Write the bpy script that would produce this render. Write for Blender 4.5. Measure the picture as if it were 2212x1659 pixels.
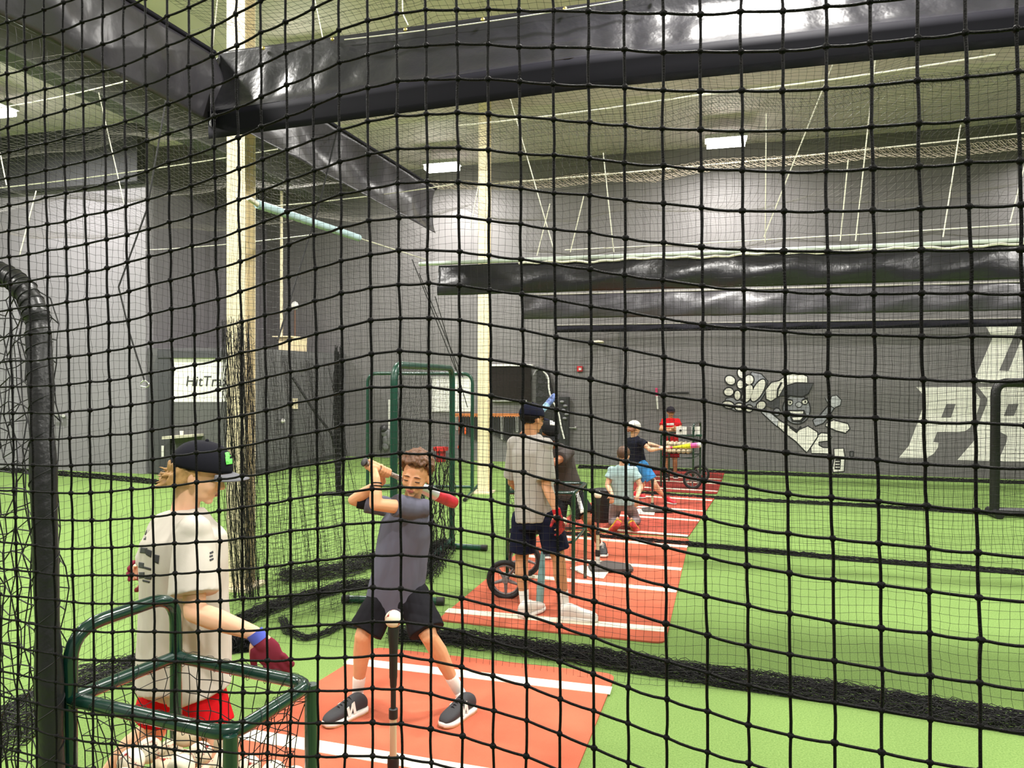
import bpy, math, random
import numpy as np
from mathutils import Vector, Matrix

for o in list(bpy.data.objects):
    bpy.data.objects.remove(o)
SC = bpy.context.scene
COL = SC.collection
PI = math.pi

# ---------------------------------------------------------------- camera
FPX, CX, CY = 1560.0, 1106.0, 829.5
EYE = np.array([0.0, 0.0, 1.8])
YAW, PITCH, ROLL = math.radians(15.0), math.radians(-0.5), math.radians(0.2)
_fw = np.array([-math.sin(YAW) * math.cos(PITCH), math.cos(YAW) * math.cos(PITCH), math.sin(PITCH)])
_rt = np.array([math.cos(YAW), math.sin(YAW), 0.0])
_up = np.cross(_rt, _fw)
RT = _rt * math.cos(ROLL) + _up * math.sin(ROLL)
UP = -_rt * math.sin(ROLL) + _up * math.cos(ROLL)
FW = _fw
cam_data = bpy.data.cameras.new('camera')
cam_data.sensor_width = 36.0
cam_data.lens = 36.0 * FPX / 2212.0
cam_data.clip_start = 0.05
cam_data.clip_end = 100
cam = bpy.data.objects.new('camera', cam_data)
COL.objects.link(cam)
cam.matrix_world = Matrix(((RT[0], UP[0], -FW[0], EYE[0]), (RT[1], UP[1], -FW[1], EYE[1]),
                           (RT[2], UP[2], -FW[2], EYE[2]), (0, 0, 0, 1)))
SC.camera = cam

# ---------------------------------------------------------------- light and exposure
SC.view_settings.view_transform = 'Standard'
SC.view_settings.look = 'None'
SC.view_settings.gamma = 1.0
SC.view_settings.use_curve_mapping = False
SC.view_settings.exposure = 0.12
world = bpy.data.worlds.new('world')
world.use_nodes = True
SC.world = world
world.node_tree.nodes['Background'].inputs[0].default_value = (0.8, 0.85, 1.0, 1)
world.node_tree.nodes['Background'].inputs[1].default_value = 0.25
LAMP_W = 330.0
LAMP_COLOR = (1.0, 0.97, 0.92)
LAMP_Z = 6.0
LAMPS = [(x, y) for y in (14.1, 9.0, 3.9, -1.2) for x in (-11.0, -5.3, 0.4, 6.1) if not (x < -10 and y > 13)]
SC.cycles.max_bounces = 6
SC.cycles.diffuse_bounces = 3
SC.cycles.glossy_bounces = 3
SC.cycles.transmission_bounces = 2
SC.cycles.transparent_max_bounces = 6
SC.cycles.sample_clamp_indirect = 4.0
SC.cycles.caustics_reflective = False
SC.cycles.caustics_refractive = False

# ---------------------------------------------------------------- measuring helpers
def ray(px, py):
    v = FW + RT * ((px - CX) / FPX) - UP * ((py - CY) / FPX)
    return v
def C(px, py, d):            # the point at depth d along the viewing direction
    return EYE + ray(px, py) * d
def onz(px, py, z=0.0):
    v = ray(px, py); return EYE + v * ((z - EYE[2]) / v[2])
def ony(px, py, y):
    v = ray(px, py); return EYE + v * (y / v[1])
def onx(px, py, x):
    v = ray(px, py); return EYE + v * (x / v[0])
def V(*a):
    return np.array(a, float)
def nrm(v):
    v = np.asarray(v, float); n = np.linalg.norm(v); return v / n if n > 1e-9 else v
def lerp(a, b, t):
    return np.asarray(a, float) * (1 - t) + np.asarray(b, float) * t

# ---------------------------------------------------------------- materials
def s2l(c):
    return tuple((x / 12.92 if x <= 0.04045 else ((x + 0.055) / 1.055) ** 2.4) for x in [v / 255.0 for v in c])
MATS = {}
def mat(name, rgb, rough=0.6, metal=0.0, spec=0.5, bump=None, vary=None, emit=None, coat=0.0, sheen=0.0):
    """rgb 0-255 sRGB; bump=(scale,strength[,dist]); vary=(scale, amount)"""
    if name in MATS: return MATS[name]
    m = bpy.data.materials.new(name); m.use_nodes = True
    nt = m.node_tree; b = nt.nodes['Principled BSDF']
    c = s2l(rgb)
    b.inputs['Base Color'].default_value = (*c, 1)
    b.inputs['Roughness'].default_value = rough
    b.inputs['Metallic'].default_value = metal
    b.inputs['Specular IOR Level'].default_value = spec
    b.inputs['Coat Weight'].default_value = coat
    b.inputs['Sheen Weight'].default_value = sheen
    tc = nt.nodes.new('ShaderNodeTexCoord')
    if vary:
        n = nt.nodes.new('ShaderNodeTexNoise'); n.inputs['Scale'].default_value = vary[0]; n.inputs['Detail'].default_value = 5
        nt.links.new(tc.outputs['Object'], n.inputs['Vector'])
        r = nt.nodes.new('ShaderNodeValToRGB')
        a = vary[1]
        r.color_ramp.elements[0].position = 0.3; r.color_ramp.elements[1].position = 0.7
        r.color_ramp.elements[0].color = (*[max(0, x * (1 - a)) for x in c], 1)
        r.color_ramp.elements[1].color = (*[min(1, x * (1 + a)) for x in c], 1)
        nt.links.new(n.outputs['Fac'], r.inputs['Fac']); nt.links.new(r.outputs['Color'], b.inputs['Base Color'])
    if bump:
        n = nt.nodes.new('ShaderNodeTexNoise'); n.inputs['Scale'].default_value = bump[0]; n.inputs['Detail'].default_value = 4
        nt.links.new(tc.outputs['Object'], n.inputs['Vector'])
        bp = nt.nodes.new('ShaderNodeBump'); bp.inputs['Strength'].default_value = bump[1]
        bp.inputs['Distance'].default_value = bump[2] if len(bump) > 2 else 0.01
        nt.links.new(n.outputs['Fac'], bp.inputs['Height']); nt.links.new(bp.outputs['Normal'], b.inputs['Normal'])
    if emit:
        b.inputs['Emission Color'].default_value = (1.0, 0.97, 0.9, 1); b.inputs['Emission Strength'].default_value = emit
    MATS[name] = m
    return m

def panel_material(name, rgb, step, width, dark=0.55, axis='X'):
    m = mat(name, rgb, 0.6, bump=(9, 0.12, 0.01), vary=(1.3, 0.08))
    nt = m.node_tree; b = nt.nodes['Principled BSDF']
    src = b.inputs['Base Color'].links[0].from_socket
    tc = nt.nodes.new('ShaderNodeTexCoord'); sp = nt.nodes.new('ShaderNodeSeparateXYZ')
    nt.links.new(tc.outputs['Object'], sp.inputs[0])
    d = nt.nodes.new('ShaderNodeMath'); d.operation = 'DIVIDE'; d.inputs[1].default_value = step
    nt.links.new(sp.outputs[axis], d.inputs[0])
    f = nt.nodes.new('ShaderNodeMath'); f.operation = 'FRACT'; nt.links.new(d.outputs[0], f.inputs[0])
    l = nt.nodes.new('ShaderNodeMath'); l.operation = 'LESS_THAN'; l.inputs[1].default_value = width / step
    nt.links.new(f.outputs[0], l.inputs[0])
    mx = nt.nodes.new('ShaderNodeMix'); mx.data_type = 'RGBA'
    nt.links.new(l.outputs[0], mx.inputs['Factor']); nt.links.new(src, mx.inputs['A'])
    mx.inputs['B'].default_value = (*[v * dark for v in s2l(rgb)], 1)
    nt.links.new(mx.outputs['Result'], b.inputs['Base Color'])
    return m

def turf_material():
    m = mat('turf', (134, 186, 74), 0.9, spec=0.15)
    nt = m.node_tree; b = nt.nodes['Principled BSDF']
    tc = nt.nodes.new('ShaderNodeTexCoord')
    n1 = nt.nodes.new('ShaderNodeTexNoise'); n1.inputs['Scale'].default_value = 110; n1.inputs['Detail'].default_value = 6; n1.inputs['Roughness'].default_value = 0.75
    n2 = nt.nodes.new('ShaderNodeTexNoise'); n2.inputs['Scale'].default_value = 0.7; n2.inputs['Detail'].default_value = 3
    for n in (n1, n2): nt.links.new(tc.outputs['Object'], n.inputs['Vector'])
    r1 = nt.nodes.new('ShaderNodeValToRGB'); r1.color_ramp.elements[0].position = 0.3; r1.color_ramp.elements[1].position = 0.7
    r1.color_ramp.elements[0].color = (0.100, 0.180, 0.042, 1); r1.color_ramp.elements[1].color = (0.255, 0.385, 0.115, 1)
    nt.links.new(n1.outputs['Fac'], r1.inputs['Fac'])
    r2 = nt.nodes.new('ShaderNodeValToRGB'); r2.color_ramp.elements[0].position = 0.35; r2.color_ramp.elements[1].position = 0.65
    r2.color_ramp.elements[0].color = (0.88, 0.88, 0.88, 1); r2.color_ramp.elements[1].color = (1.05, 1.05, 1.05, 1)
    nt.links.new(n2.outputs['Fac'], r2.inputs['Fac'])
    mx = nt.nodes.new('ShaderNodeMix'); mx.data_type = 'RGBA'; mx.blend_type = 'MULTIPLY'; mx.inputs['Factor'].default_value = 1
    nt.links.new(r1.outputs['Color'], mx.inputs['A']); nt.links.new(r2.outputs['Color'], mx.inputs['B'])
    nt.links.new(mx.outputs['Result'], b.inputs['Base Color'])
    bp = nt.nodes.new('ShaderNodeBump'); bp.inputs['Strength'].default_value = 0.5; bp.inputs['Distance'].default_value = 0.01
    nt.links.new(n1.outputs['Fac'], bp.inputs['Height']); nt.links.new(bp.outputs['Normal'], b.inputs['Normal'])
    return m

# ---------------------------------------------------------------- mesh building
class MB:
    """collects shapes, builds ONE mesh object"""
    def __init__(s):
        s.v = []; s.f = []; s.n = 0; s.m = []; s.mi = 0
    def add(s, verts, faces):
        verts = np.asarray(verts, float).reshape(-1, 3)
        s.v.append(verts); k = s.n
        for f in faces:
            s.f.append([i + k for i in f]); s.m.append(s.mi)
        s.n += len(verts)
        return s
    def box(s, c, size, R=None):
        c = np.asarray(c, float); h = np.asarray(size, float) / 2
        pts = np.array([[x, y, z] for x in (-1, 1) for y in (-1, 1) for z in (-1, 1)]) * h
        if R is not None: pts = pts @ np.asarray(R).T
        return s.add(pts + c, [(0, 1, 3, 2), (4, 6, 7, 5), (0, 4, 5, 1), (2, 3, 7, 6), (0, 2, 6, 4), (1, 5, 7, 3)])
    def tube(s, pts, r, k=8, caps=True, closed=False):
        pts = np.asarray(pts, float); n = len(pts)
        rr = np.full(n, r, float) if np.isscalar(r) else np.asarray(r, float)
        if closed:
            t = np.roll(pts, -1, 0) - np.roll(pts, 1, 0)
        else:
            t = np.gradient(pts, axis=0)
        t /= np.maximum(np.linalg.norm(t, axis=1, keepdims=True), 1e-9)
        up = V(0, 0, 1) if abs(t[0][2]) < 0.9 else V(1, 0, 0)
        u = nrm(np.cross(t[0], up)); V_ = []
        for i in range(n):
            u = nrm(u - t[i] * np.dot(u, t[i])); w = np.cross(t[i], u)
            for j in range(k):
                a = 2 * PI * j / k
                V_.append(pts[i] + rr[i] * (math.cos(a) * u + math.sin(a) * w))
        F = []
        m = n if closed else n - 1
        for i in range(m):
            i2 = (i + 1) % n
            for j in range(k):
                j2 = (j + 1) % k
                F.append((i * k + j, i * k + j2, i2 * k + j2, i2 * k + j))
        if caps and not closed:
            F.append(tuple(reversed(range(k)))); F.append(tuple(range((n - 1) * k, n * k)))
        return s.add(V_, F)
    def ell(s, c, r, R=None, nu=14, nv=9):
        P = []; F = []
        for i in range(nv + 1):
            th = PI * i / nv
            for j in range(nu):
                a = 2 * PI * j / nu
                P.append((math.sin(th) * math.cos(a), math.sin(th) * math.sin(a), math.cos(th)))
        P = np.array(P) * np.asarray(r, float)
        for i in range(nv):
            for j in range(nu):
                j2 = (j + 1) % nu
                if i == 0: F.append((0, (i + 1) * nu + j, (i + 1) * nu + j2))
                elif i == nv - 1: F.append((i * nu + j, nv * nu, i * nu + j2))
                else: F.append((i * nu + j, (i + 1) * nu + j, (i + 1) * nu + j2, i * nu + j2))
        if R is not None: P = P @ np.asarray(R).T
        return s.add(P + np.asarray(c, float), F)
    def cone(s, a, b, ra, rb, k=12, flat=False):
        """tapered limb from a to b with round (or flat) ends"""
        a = np.asarray(a, float); b = np.asarray(b, float)
        if flat:
            return s.tube([a, b], [ra, rb], k)
        t = nrm(b - a); pts = []; rad = []
        for q in (88, 60, 30): pts.append(a - t * ra * math.sin(math.radians(q))); rad.append(max(ra * math.cos(math.radians(q)), 1e-4))
        pts.append(a); rad.append(ra); pts.append(b); rad.append(rb)
        for q in (30, 60, 88): pts.append(b + t * rb * math.sin(math.radians(q))); rad.append(max(rb * math.cos(math.radians(q)), 1e-4))
        P = []; up = V(0, 0, 1) if abs(t[2]) < 0.9 else V(1, 0, 0); u = nrm(np.cross(t, up)); w = np.cross(t, u)
        for p, r in zip(pts, rad):
            for j in range(k):
                q = 2 * PI * j / k; P.append(p + r * (math.cos(q) * u + math.sin(q) * w))
        F = []; n = len(pts)
        for i in range(n - 1):
            for j in range(k):
                j2 = (j + 1) % k; F.append((i * k + j, i * k + j2, (i + 1) * k + j2, (i + 1) * k + j))
        F.append(tuple(reversed(range(k)))); F.append(tuple(range((n - 1) * k, n * k)))
        return s.add(P, F)
    def chain(s, pts, rad, k=12):
        for i in range(len(pts) - 1): s.cone(pts[i], pts[i + 1], rad[i], rad[i + 1], k)
        return s
    def loft(s, rings, k=20, p=2.3):
        """rings: (center, u_vec, v_vec) superellipse sections, capped"""
        P = []; F = []
        for c, u, v in rings:
            for j in range(k):
                a = 2 * PI * j / k; ca, sa = math.cos(a), math.sin(a)
                P.append(np.asarray(c) + np.asarray(u) * math.copysign(abs(ca) ** (2 / p), ca) + np.asarray(v) * math.copysign(abs(sa) ** (2 / p), sa))
        n = len(rings)
        for i in range(n - 1):
            for j in range(k):
                j2 = (j + 1) % k; F.append((i * k + j, i * k + j2, (i + 1) * k + j2, (i + 1) * k + j))
        F.append(tuple(reversed(range(k)))); F.append(tuple(range((n - 1) * k, n * k)))
        return s.add(P, F)
    def poly(s, pts, thick):
        """flat polygon (list of world points) extruded by vector thick"""
        pts = np.asarray(pts, float); n = len(pts); t = np.asarray(thick, float)
        F = [tuple(range(n)), tuple(reversed(range(n, 2 * n)))]
        for i in range(n): F.append((i, i + n, (i + 1) % n + n, (i + 1) % n))
        return s.add(np.vstack([pts, pts + t]), F)
    def lathe(s, a, axis, prof, k=20):
        a = np.asarray(a, float); t = nrm(axis)
        return s.tube([a + t * h for h, r in prof], [max(r, 1e-4) for h, r in prof], k)
    def data(s, name):
        me = bpy.data.meshes.new(name)
        me.from_pydata(np.vstack(s.v).tolist(), [], s.f)
        if any(s.m): me.polygons.foreach_set('material_index', s.m)
        return me
    def build(s, name, m, parent=None, smooth=True, origin=None, recalc=False):
        me = s.data(name)
        return link(name, me, m, parent, smooth, recalc)

def link(name, me, m, parent=None, smooth=True, recalc=False):
    if recalc:
        import bmesh
        b = bmesh.new(); b.from_mesh(me); bmesh.ops.recalc_face_normals(b, faces=b.faces); b.to_mesh(me); b.free()
    for x in (m if isinstance(m, (list, tuple)) else [m]): me.materials.append(x)
    if smooth:
        me.polygons.foreach_set('use_smooth', [True] * len(me.polygons))
        if smooth == 'auto' or smooth is True:
            try: me.set_sharp_from_angle(angle=math.radians(50))
            except Exception: pass
    o = bpy.data.objects.new(name, me); COL.objects.link(o)
    if parent is not None:
        o.parent = parent
        o.matrix_parent_inverse = Matrix.Translation(-parent.location) if parent.type == 'EMPTY' else Matrix()
    return o

def tag(o, label=None, cat=None, group=None, kind=None):
    if label: o['label'] = label
    if cat: o['category'] = cat
    if group: o['group'] = group
    if kind: o['kind'] = kind
    return o
def thing(name, label, cat, loc=(0, 0, 0), group=None):
    o = bpy.data.objects.new(name, None); COL.objects.link(o)
    o.empty_display_size = 0.1
    o.location = Vector([float(x) for x in loc])
    return tag(o, label, cat, group)
def struct(name, mb, m, smooth=False):
    o = mb.build(name, m, None, smooth); o['kind'] = 'structure'; return o
def recenter(o, loc):
    """put a mesh object's origin at loc"""
    loc = Vector([float(x) for x in loc]); o.data.transform(Matrix.Translation(-loc)); o.location = loc; return o
def copy_thing(o, label=None):
    c = o.copy(); COL.objects.link(c)
    for ch in o.children:
        d = ch.copy(); COL.objects.link(d); d.parent = c; d.matrix_parent_inverse = ch.matrix_parent_inverse.copy()
        for g in ch.children:
            e = g.copy(); COL.objects.link(e); e.parent = d; e.matrix_parent_inverse = g.matrix_parent_inverse.copy()
    if label: c['label'] = label
    return c

def fuse(mb, name, m, parent, voxel=0.006, smooth=3, wrinkle=None, factor=0.5):
    """union of the collected shapes as one continuous surface"""
    me = mb.data(name + '_raw'); o = bpy.data.objects.new(name + '_raw', me); COL.objects.link(o)
    r = o.modifiers.new('r', 'REMESH'); r.mode = 'VOXEL'; r.voxel_size = voxel; r.use_smooth_shade = True
    s = o.modifiers.new('s', 'SMOOTH'); s.factor = factor; s.iterations = smooth
    dg = bpy.context.evaluated_depsgraph_get(); dg.update()
    ne = bpy.data.meshes.new_from_object(o.evaluated_get(dg)); ne.name = name
    bpy.data.objects.remove(o); bpy.data.meshes.remove(me)
    if wrinkle:
        n = len(ne.vertices); co = np.empty(n * 3); no = np.empty(n * 3)
        ne.vertices.foreach_get('co', co); ne.vertex_normals.foreach_get('vector', no)
        co = co.reshape(-1, 3); no = no.reshape(-1, 3)
        co += no * wrinkle(co)[:, None]
        ne.vertices.foreach_set('co', co.ravel()); ne.update()
    ne.materials.clear()
    ob = link(name, ne, m, parent, smooth='full')
    return ob

def strands(polys, r, k=3):
    """polys: array (n, m, 3) of polylines -> verts, quads as numpy"""
    P = np.asarray(polys, float); n, m, _ = P.shape
    t = np.gradient(P, axis=1); t /= np.maximum(np.linalg.norm(t, axis=2, keepdims=True), 1e-9)
    ref = np.tile(V(0.31, 0.27, 0.91), (n, m, 1))
    bad = np.abs((t * ref).sum(2)) > 0.9
    ref[bad] = V(0.9, 0.3, 0.1)
    u = np.cross(t, ref); u /= np.linalg.norm(u, axis=2, keepdims=True); w = np.cross(t, u)
    a = 2 * PI * np.arange(k) / k
    Q = P[:, :, None, :] + r * (np.cos(a)[None, None, :, None] * u[:, :, None, :] + np.sin(a)[None, None, :, None] * w[:, :, None, :])
    vs = Q.reshape(-1, 3)
    I = np.arange(n * m * k).reshape(n, m, k)
    A = I[:, :-1, :]; B = I[:, 1:, :]
    f = np.stack([A, np.roll(A, -1, 2), np.roll(B, -1, 2), B], -1).reshape(-1, 4)
    return vs, f
def fast_mesh(name, parts, m, parent=None, smooth=True):
    vs = []; fs = []; k = 0
    for v, f in parts:
        vs.append(v); fs.append(f + k); k += len(v)
    v = np.vstack(vs); f = np.vstack(fs)
    me = bpy.data.meshes.new(name)
    me.vertices.add(len(v)); me.vertices.foreach_set('co', v.astype(np.float32).ravel())
    me.loops.add(len(f) * 4); me.loops.foreach_set('vertex_index', f.astype(np.int32).ravel())
    me.polygons.add(len(f)); me.polygons.foreach_set('loop_start', np.arange(0, len(f) * 4, 4, dtype=np.int32))
    me.polygons.foreach_set('loop_total', np.full(len(f), 4, dtype=np.int32))
    me.update(calc_edges=True)
    return link(name, me, m, parent, smooth=('full' if smooth else False))
def net_obj(name, P, r, m, parent=None, k=3):
    """P (nu,nv,3) grid of knots -> one netting mesh"""
    return fast_mesh(name, [strands(P, r, k), strands(P.transpose(1, 0, 2), r, k)], m, parent)
rnd = random.Random(7)
NR = np.random.RandomState(5)
# ================================================================ STRUCTURE
M_turf = turf_material()
M_wall = panel_material('wall_paint', (114, 111, 112), 1.22, 0.02, 0.7, 'X')
M_side = panel_material('side_wall_paint', (108, 105, 109), 1.22, 0.02, 0.7, 'Y')
M_box = mat('booth_paint', (96, 95, 97), 0.6, vary=(2, 0.06))
M_white_wall = mat('pale_wall_paint', (138, 135, 140), 0.55, vary=(1, 0.05), bump=(6, 0.1))
M_ceil = panel_material('ceiling_deck', (226, 212, 214), 0.9, 0.03, 0.8, 'X')
M_beam = mat('beam_paint', (88, 90, 84), 0.6, vary=(2, 0.1))

CEIL = 6.4
X0, X1, Y0, Y1 = -16.0, 11.0, -4.0, 14.9
struct('floor', MB().box((( X0 + X1) / 2, (Y0 + 15.6) / 2, -0.05), (X1 - X0 + 1, 15.6 - Y0 + 1, 0.1)), M_turf)
struct('ceiling', MB().box(((X0 + X1) / 2, (Y0 + 15.6) / 2, CEIL + 0.05), (X1 - X0 + 1, 15.6 - Y0 + 1, 0.1)), M_ceil)
struct('wall_back', MB().box((0.5, Y1 + 0.1, CEIL / 2), (X1 + 10.5, 0.2, CEIL)), M_wall)
struct('wall_right', MB().box((X1 + 0.1, 5.5, CEIL / 2), (0.2, 19.5, CEIL)), M_side)
struct('wall_front', MB().box((-2.5, Y0 - 0.1, CEIL / 2), (27, 0.2, CEIL)), M_wall)
struct('wall_left', MB().box((X0 - 0.1, 3.5, CEIL / 2), (0.2, 15.4, CEIL)), M_side)
# the pale wall at the left and the recess behind it
struct('wall_left_rear', MB().box((-12.98, 11.1 + 0.1, CEIL / 2), (6.04, 0.2, CEIL)), M_white_wall)
struct('wall_recess', MB().box((-10.06, 13.15, CEIL / 2), (0.2, 3.69, CEIL)), M_side)
# the beam that carries the roof along the row of columns, and the low soffit beside it
mb = MB()
mb.box((-8.1, 5.4, 5.62), (0.35, 18.6, 0.03)); mb.box((-8.1, 5.4, 6.02), (0.03, 18.6, 0.78)); mb.box((-8.1, 5.4, 6.385), (0.35, 18.6, 0.03))
struct('trim_1', mb, M_beam)
for i, yy in enumerate((-1.0, 6.6, 11.3)):
    mb = MB(); mb.box((-2.5, yy, 6.25), (26.6, 0.22, 0.28))
    struct('trim_%d' % (i + 2), mb, M_ceil)
mb = MB(); mb.box((-2.5, 10.95, 5.55), (26.6, 0.12, 0.55)) if False else None
struct('trim_5', MB().box((5.9, 12.9, 6.12), (0.5, 3.6, 0.5)), M_ceil)

struct('trim_8', MB().box((-12.98, 11.0, 5.87), (6.04, 0.2, 1.06)), mat('soffit_dark', (62, 62, 66), 0.7))
# low booth in the corner (rests on the floor)
BH = 2.32
struct('wall_booth', MB().box((-8.93, 13.02, BH / 2), (2.05, 3.74, BH)), M_box)
struct('baseboard_booth', MB().box((-7.895, 13.02, 0.05), (0.02, 3.7, 0.1)), mat('base_dark', (50, 50, 52), 0.6))

# ================================================================ CEILING LIGHTS
M_diff = mat('lamp_diffuser', (255, 250, 240), 0.4, emit=22.0)
M_case = mat('lamp_housing', (200, 200, 196), 0.4)
names = {(-5.3, 14.1): 'lit ceiling light fixture glowing left of the cream column near the back wall',
         (0.4, 14.1): 'lit ceiling light fixture glowing over the back wall above the far lanes'}
for (lx, ly) in LAMPS:
    back = (lx, ly) in names; key = (lx, ly)
    if back: q_ = onz(955, 362, LAMP_Z) if lx < 0 else onz(1568, 308, LAMP_Z); lx, ly = float(q_[0]), float(q_[1])
    lab = names.get(key, 'bright white ceiling light fixture hung over the cages')
    t = thing('ceiling_light', lab, 'ceiling light', (lx, ly, LAMP_Z), None if back else 'ceiling lights above the frame')
    MB().box((lx, ly, LAMP_Z + 0.08), (0.72, 0.34, 0.07)).tube([(lx - 0.25, ly, LAMP_Z + 0.09), (lx - 0.25, ly, CEIL)], 0.006, 5).tube([(lx + 0.25, ly, LAMP_Z + 0.09), (lx + 0.25, ly, CEIL)], 0.006, 5).build('housing', M_case, t, smooth=False)
    MB().box((lx, ly, LAMP_Z - 0.005), (0.66, 0.28, 0.09)).build('diffuser', M_diff, t, smooth=False)  # depth exaggerated to imitate bloom around the lamp
    L = bpy.data.lights.new('lamp', 'AREA'); L.shape = 'RECTANGLE'; L.size = 0.64; L.size_y = 0.27; L.energy = LAMP_W * (0.62 if back else 1); L.color = LAMP_COLOR
    lo = bpy.data.objects.new('lamp', L); COL.objects.link(lo); lo.location = (lx, ly, LAMP_Z - 0.06)

# ================================================================ COLUMNS
M_cream = mat('cream_paint', (236, 222, 188), 0.5, vary=(3, 0.05))
def column(px, py, w, label):
    c = onz(px, py)
    ax = nrm(V(1, 0.1, 0)); ay = V(-ax[1], ax[0], 0)
    R = np.array([ax, ay, V(0, 0, 1)]).T
    h = CEIL
    t = thing('steel_column', label, 'column', c)
    MB().box(c + ay * -w / 2 + V(0, 0, h / 2), (w, 0.012, h), R).box(c + ay * w / 2 + V(0, 0, h / 2), (w, 0.012, h), R).box(c + V(0, 0, h / 2), (0.012, w, h), R).build('shaft', M_cream, t, smooth=False)
    MB().box(c + V(0, 0, 0.012), (w * 1.9, w * 1.9, 0.024), R).build('base_plate', M_cream, t, smooth=False)
    return t
column(521, 1268, 0.165, 'cream steel column behind the hanging black net at the left')
column(1045, 1064, 0.165, 'cream steel column right of the green screens, nearer the back wall')

# ================================================================ VINYL VALANCES
M_vinyl = mat('black_vinyl', (36, 35, 42), 0.3, spec=0.6, bump=(5, 0.5, 0.03))
M_vinyl2 = mat('grey_black_vinyl', (58, 56, 62), 0.36, spec=0.6, bump=(4, 0.5, 0.03))
M_vinyl_flat = mat('flat_black_vinyl', (22, 21, 30), 0.7, spec=0.15)
M_pipe_w = mat('galvanised_pipe', (196, 206, 198), 0.4, metal=0.2)
M_rope_w = mat('white_rope', (225, 222, 205), 0.7)
M_rope_k = mat('black_rope', (20, 20, 22), 0.7)

def fbm(n, seed, rough=6):
    r = np.random.RandomState(seed); x = np.linspace(0, 1, n); y = np.zeros(n)
    for k in range(1, rough): y += r.uniform(-1, 1) * np.sin(2 * PI * (k * 1.7 * x + r.rand())) / k
    return y
def sheet(name, prof_fn, n, m, parent, thick=0.004):
    """grid sheet with thickness; prof_fn(u,v)->xyz arrays"""
    u = np.linspace(0, 1, n); v = np.linspace(0, 1, len(prof_fn(0.0)))
    G = np.array([prof_fn(q) for q in u])
    nn, mm, _ = G.shape
    b = MB(); idx = np.arange(nn * mm).reshape(nn, mm)
    F = [(idx[i, j], idx[i, j + 1], idx[i + 1, j + 1], idx[i + 1, j]) for i in range(nn - 1) for j in range(mm - 1)]
    b.add(G.reshape(-1, 3), F)
    o = b.build(name, m, parent, smooth='full')
    s = o.modifiers.new('solid', 'SOLIDIFY'); s.thickness = thick
    return o
def smooth_prof(pts, n):
    pts = np.asarray(pts, float); t = np.linspace(0, len(pts) - 1, n); out = []
    for q in t:
        i = min(int(q), len(pts) - 2); f = q - i
        p0 = pts[max(i - 1, 0)]; p1 = pts[i]; p2 = pts[i + 1]; p3 = pts[min(i + 2, len(pts) - 1)]
        out.append(0.5 * ((2 * p1) + (-p0 + p2) * f + (2 * p0 - 5 * p1 + 4 * p2 - p3) * f * f + (-p0 + 3 * p1 - 3 * p2 + p3) * f ** 3))
    return np.array(out)

NX, NY1, NY2, NY3, NY4 = -3.37, 4.42, 8.15, 11.3, 14.45
XR = 9.5
# big near valance along lane one/two
t = thing('vinyl_valance', 'wide black shiny vinyl valance crossing the top of the photo to the right', 'valance', (NX, NY1, 3.55))
wA = fbm(200, 3, 9)
def profA(u):
    x = NX + 0.02 + u * (XR - NX); k = min(1.0, u * 5)
    w = wA[int(u * 199)]; w2 = wA[int(u * 613) % 200]
    sag = 0.35 + 0.65 * k
    pts = [(NY1, 4.10), (NY1 - 0.01, 4.00), (NY1 - 0.05 * sag, 3.90 + 0.02 * w), (NY1 - 0.10 * sag + 0.012 * w2, 3.83), (NY1 - 0.17 * sag, 3.715 + 0.008 * w), (NY1 - 0.27 * sag, 3.655), (NY1 - 0.31 * sag, 3.640)]
    p = smooth_prof(pts, 26)
    xs = x + 0.01 * np.sin(np.linspace(0, 9, 26) + u * 60)
    p[:, 0] += 0.010 * np.sin(u * 130 + np.linspace(0, 5, 26)) * np.sin(np.linspace(0, PI, 26)) * (0.4 + 0.6 * abs(w)) + 0.006 * np.sin(u * 310 + np.linspace(0, 8, 26) * w)* np.sin(np.linspace(0, PI, 26))
    return np.stack([xs, p[:, 0], p[:, 1]], 1)
sheet('belly', profA, 420, M_vinyl, t)
def profA2(u):
    x = NX + 0.02 + u * (XR - NX); k = min(1.0, u * 5); sag = 0.35 + 0.65 * k
    z = np.linspace(3.640, 3.455, 5); y = NY1 - 0.31 * sag + np.array([0, 0.004, 0.004, 0.006, 0.01]); y[0] = NY1 - 0.31 * sag
    return np.stack([np.full(5, x), y, z], 1)
sheet('bottom_band', profA2, 60, M_vinyl_flat, t)
b = MB()
for i in range(24):
    x = NX + 0.4 + i * 0.53
    b.ell((x, NY1 - 0.02, 4.075), (0.014, 0.008, 0.014), nu=8, nv=5)
b.build('grommet', mat('brass', (210, 190, 120), 0.3, metal=0.9), t)

# end valance: towards the camera on the left, and away behind the corner
def end_valance(label, ya, yb, zt0, zt1, zb, seed, m, bulge):
    t = thing('vinyl_valance', label, 'valance', (NX, ya, zb))
    w = fbm(200, seed, 8)
    def prof(u):
        y = ya + u * (yb - ya); q = w[int(u * 199)]
        zt = zt0 + (zt1 - zt0) * u
        n = 16; z = np.linspace(zt, zb, n); x = NX + bulge * np.sin(np.linspace(0, PI, n)) * (1 + 0.5 * q) + 0.02 * np.sin(u * 23 + z * 9) * np.sin(np.linspace(0, PI, n))
        return np.stack([x, np.full(n, y), z], 1)
    sheet('sheet', prof, 120, m, t)
    b = MB(); b.tube([(NX, ya, zt0 + 0.012), (NX, yb, zt1 + 0.012)], 0.018, 8); b.build('top_hem', M_vinyl_flat, t)
    return t
end_valance('grey-black vinyl valance running from the upper left corner to the column', 1.6, NY1 - 0.01, 4.0, 4.08, 3.58, 11, M_vinyl2, 0.05)
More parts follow.
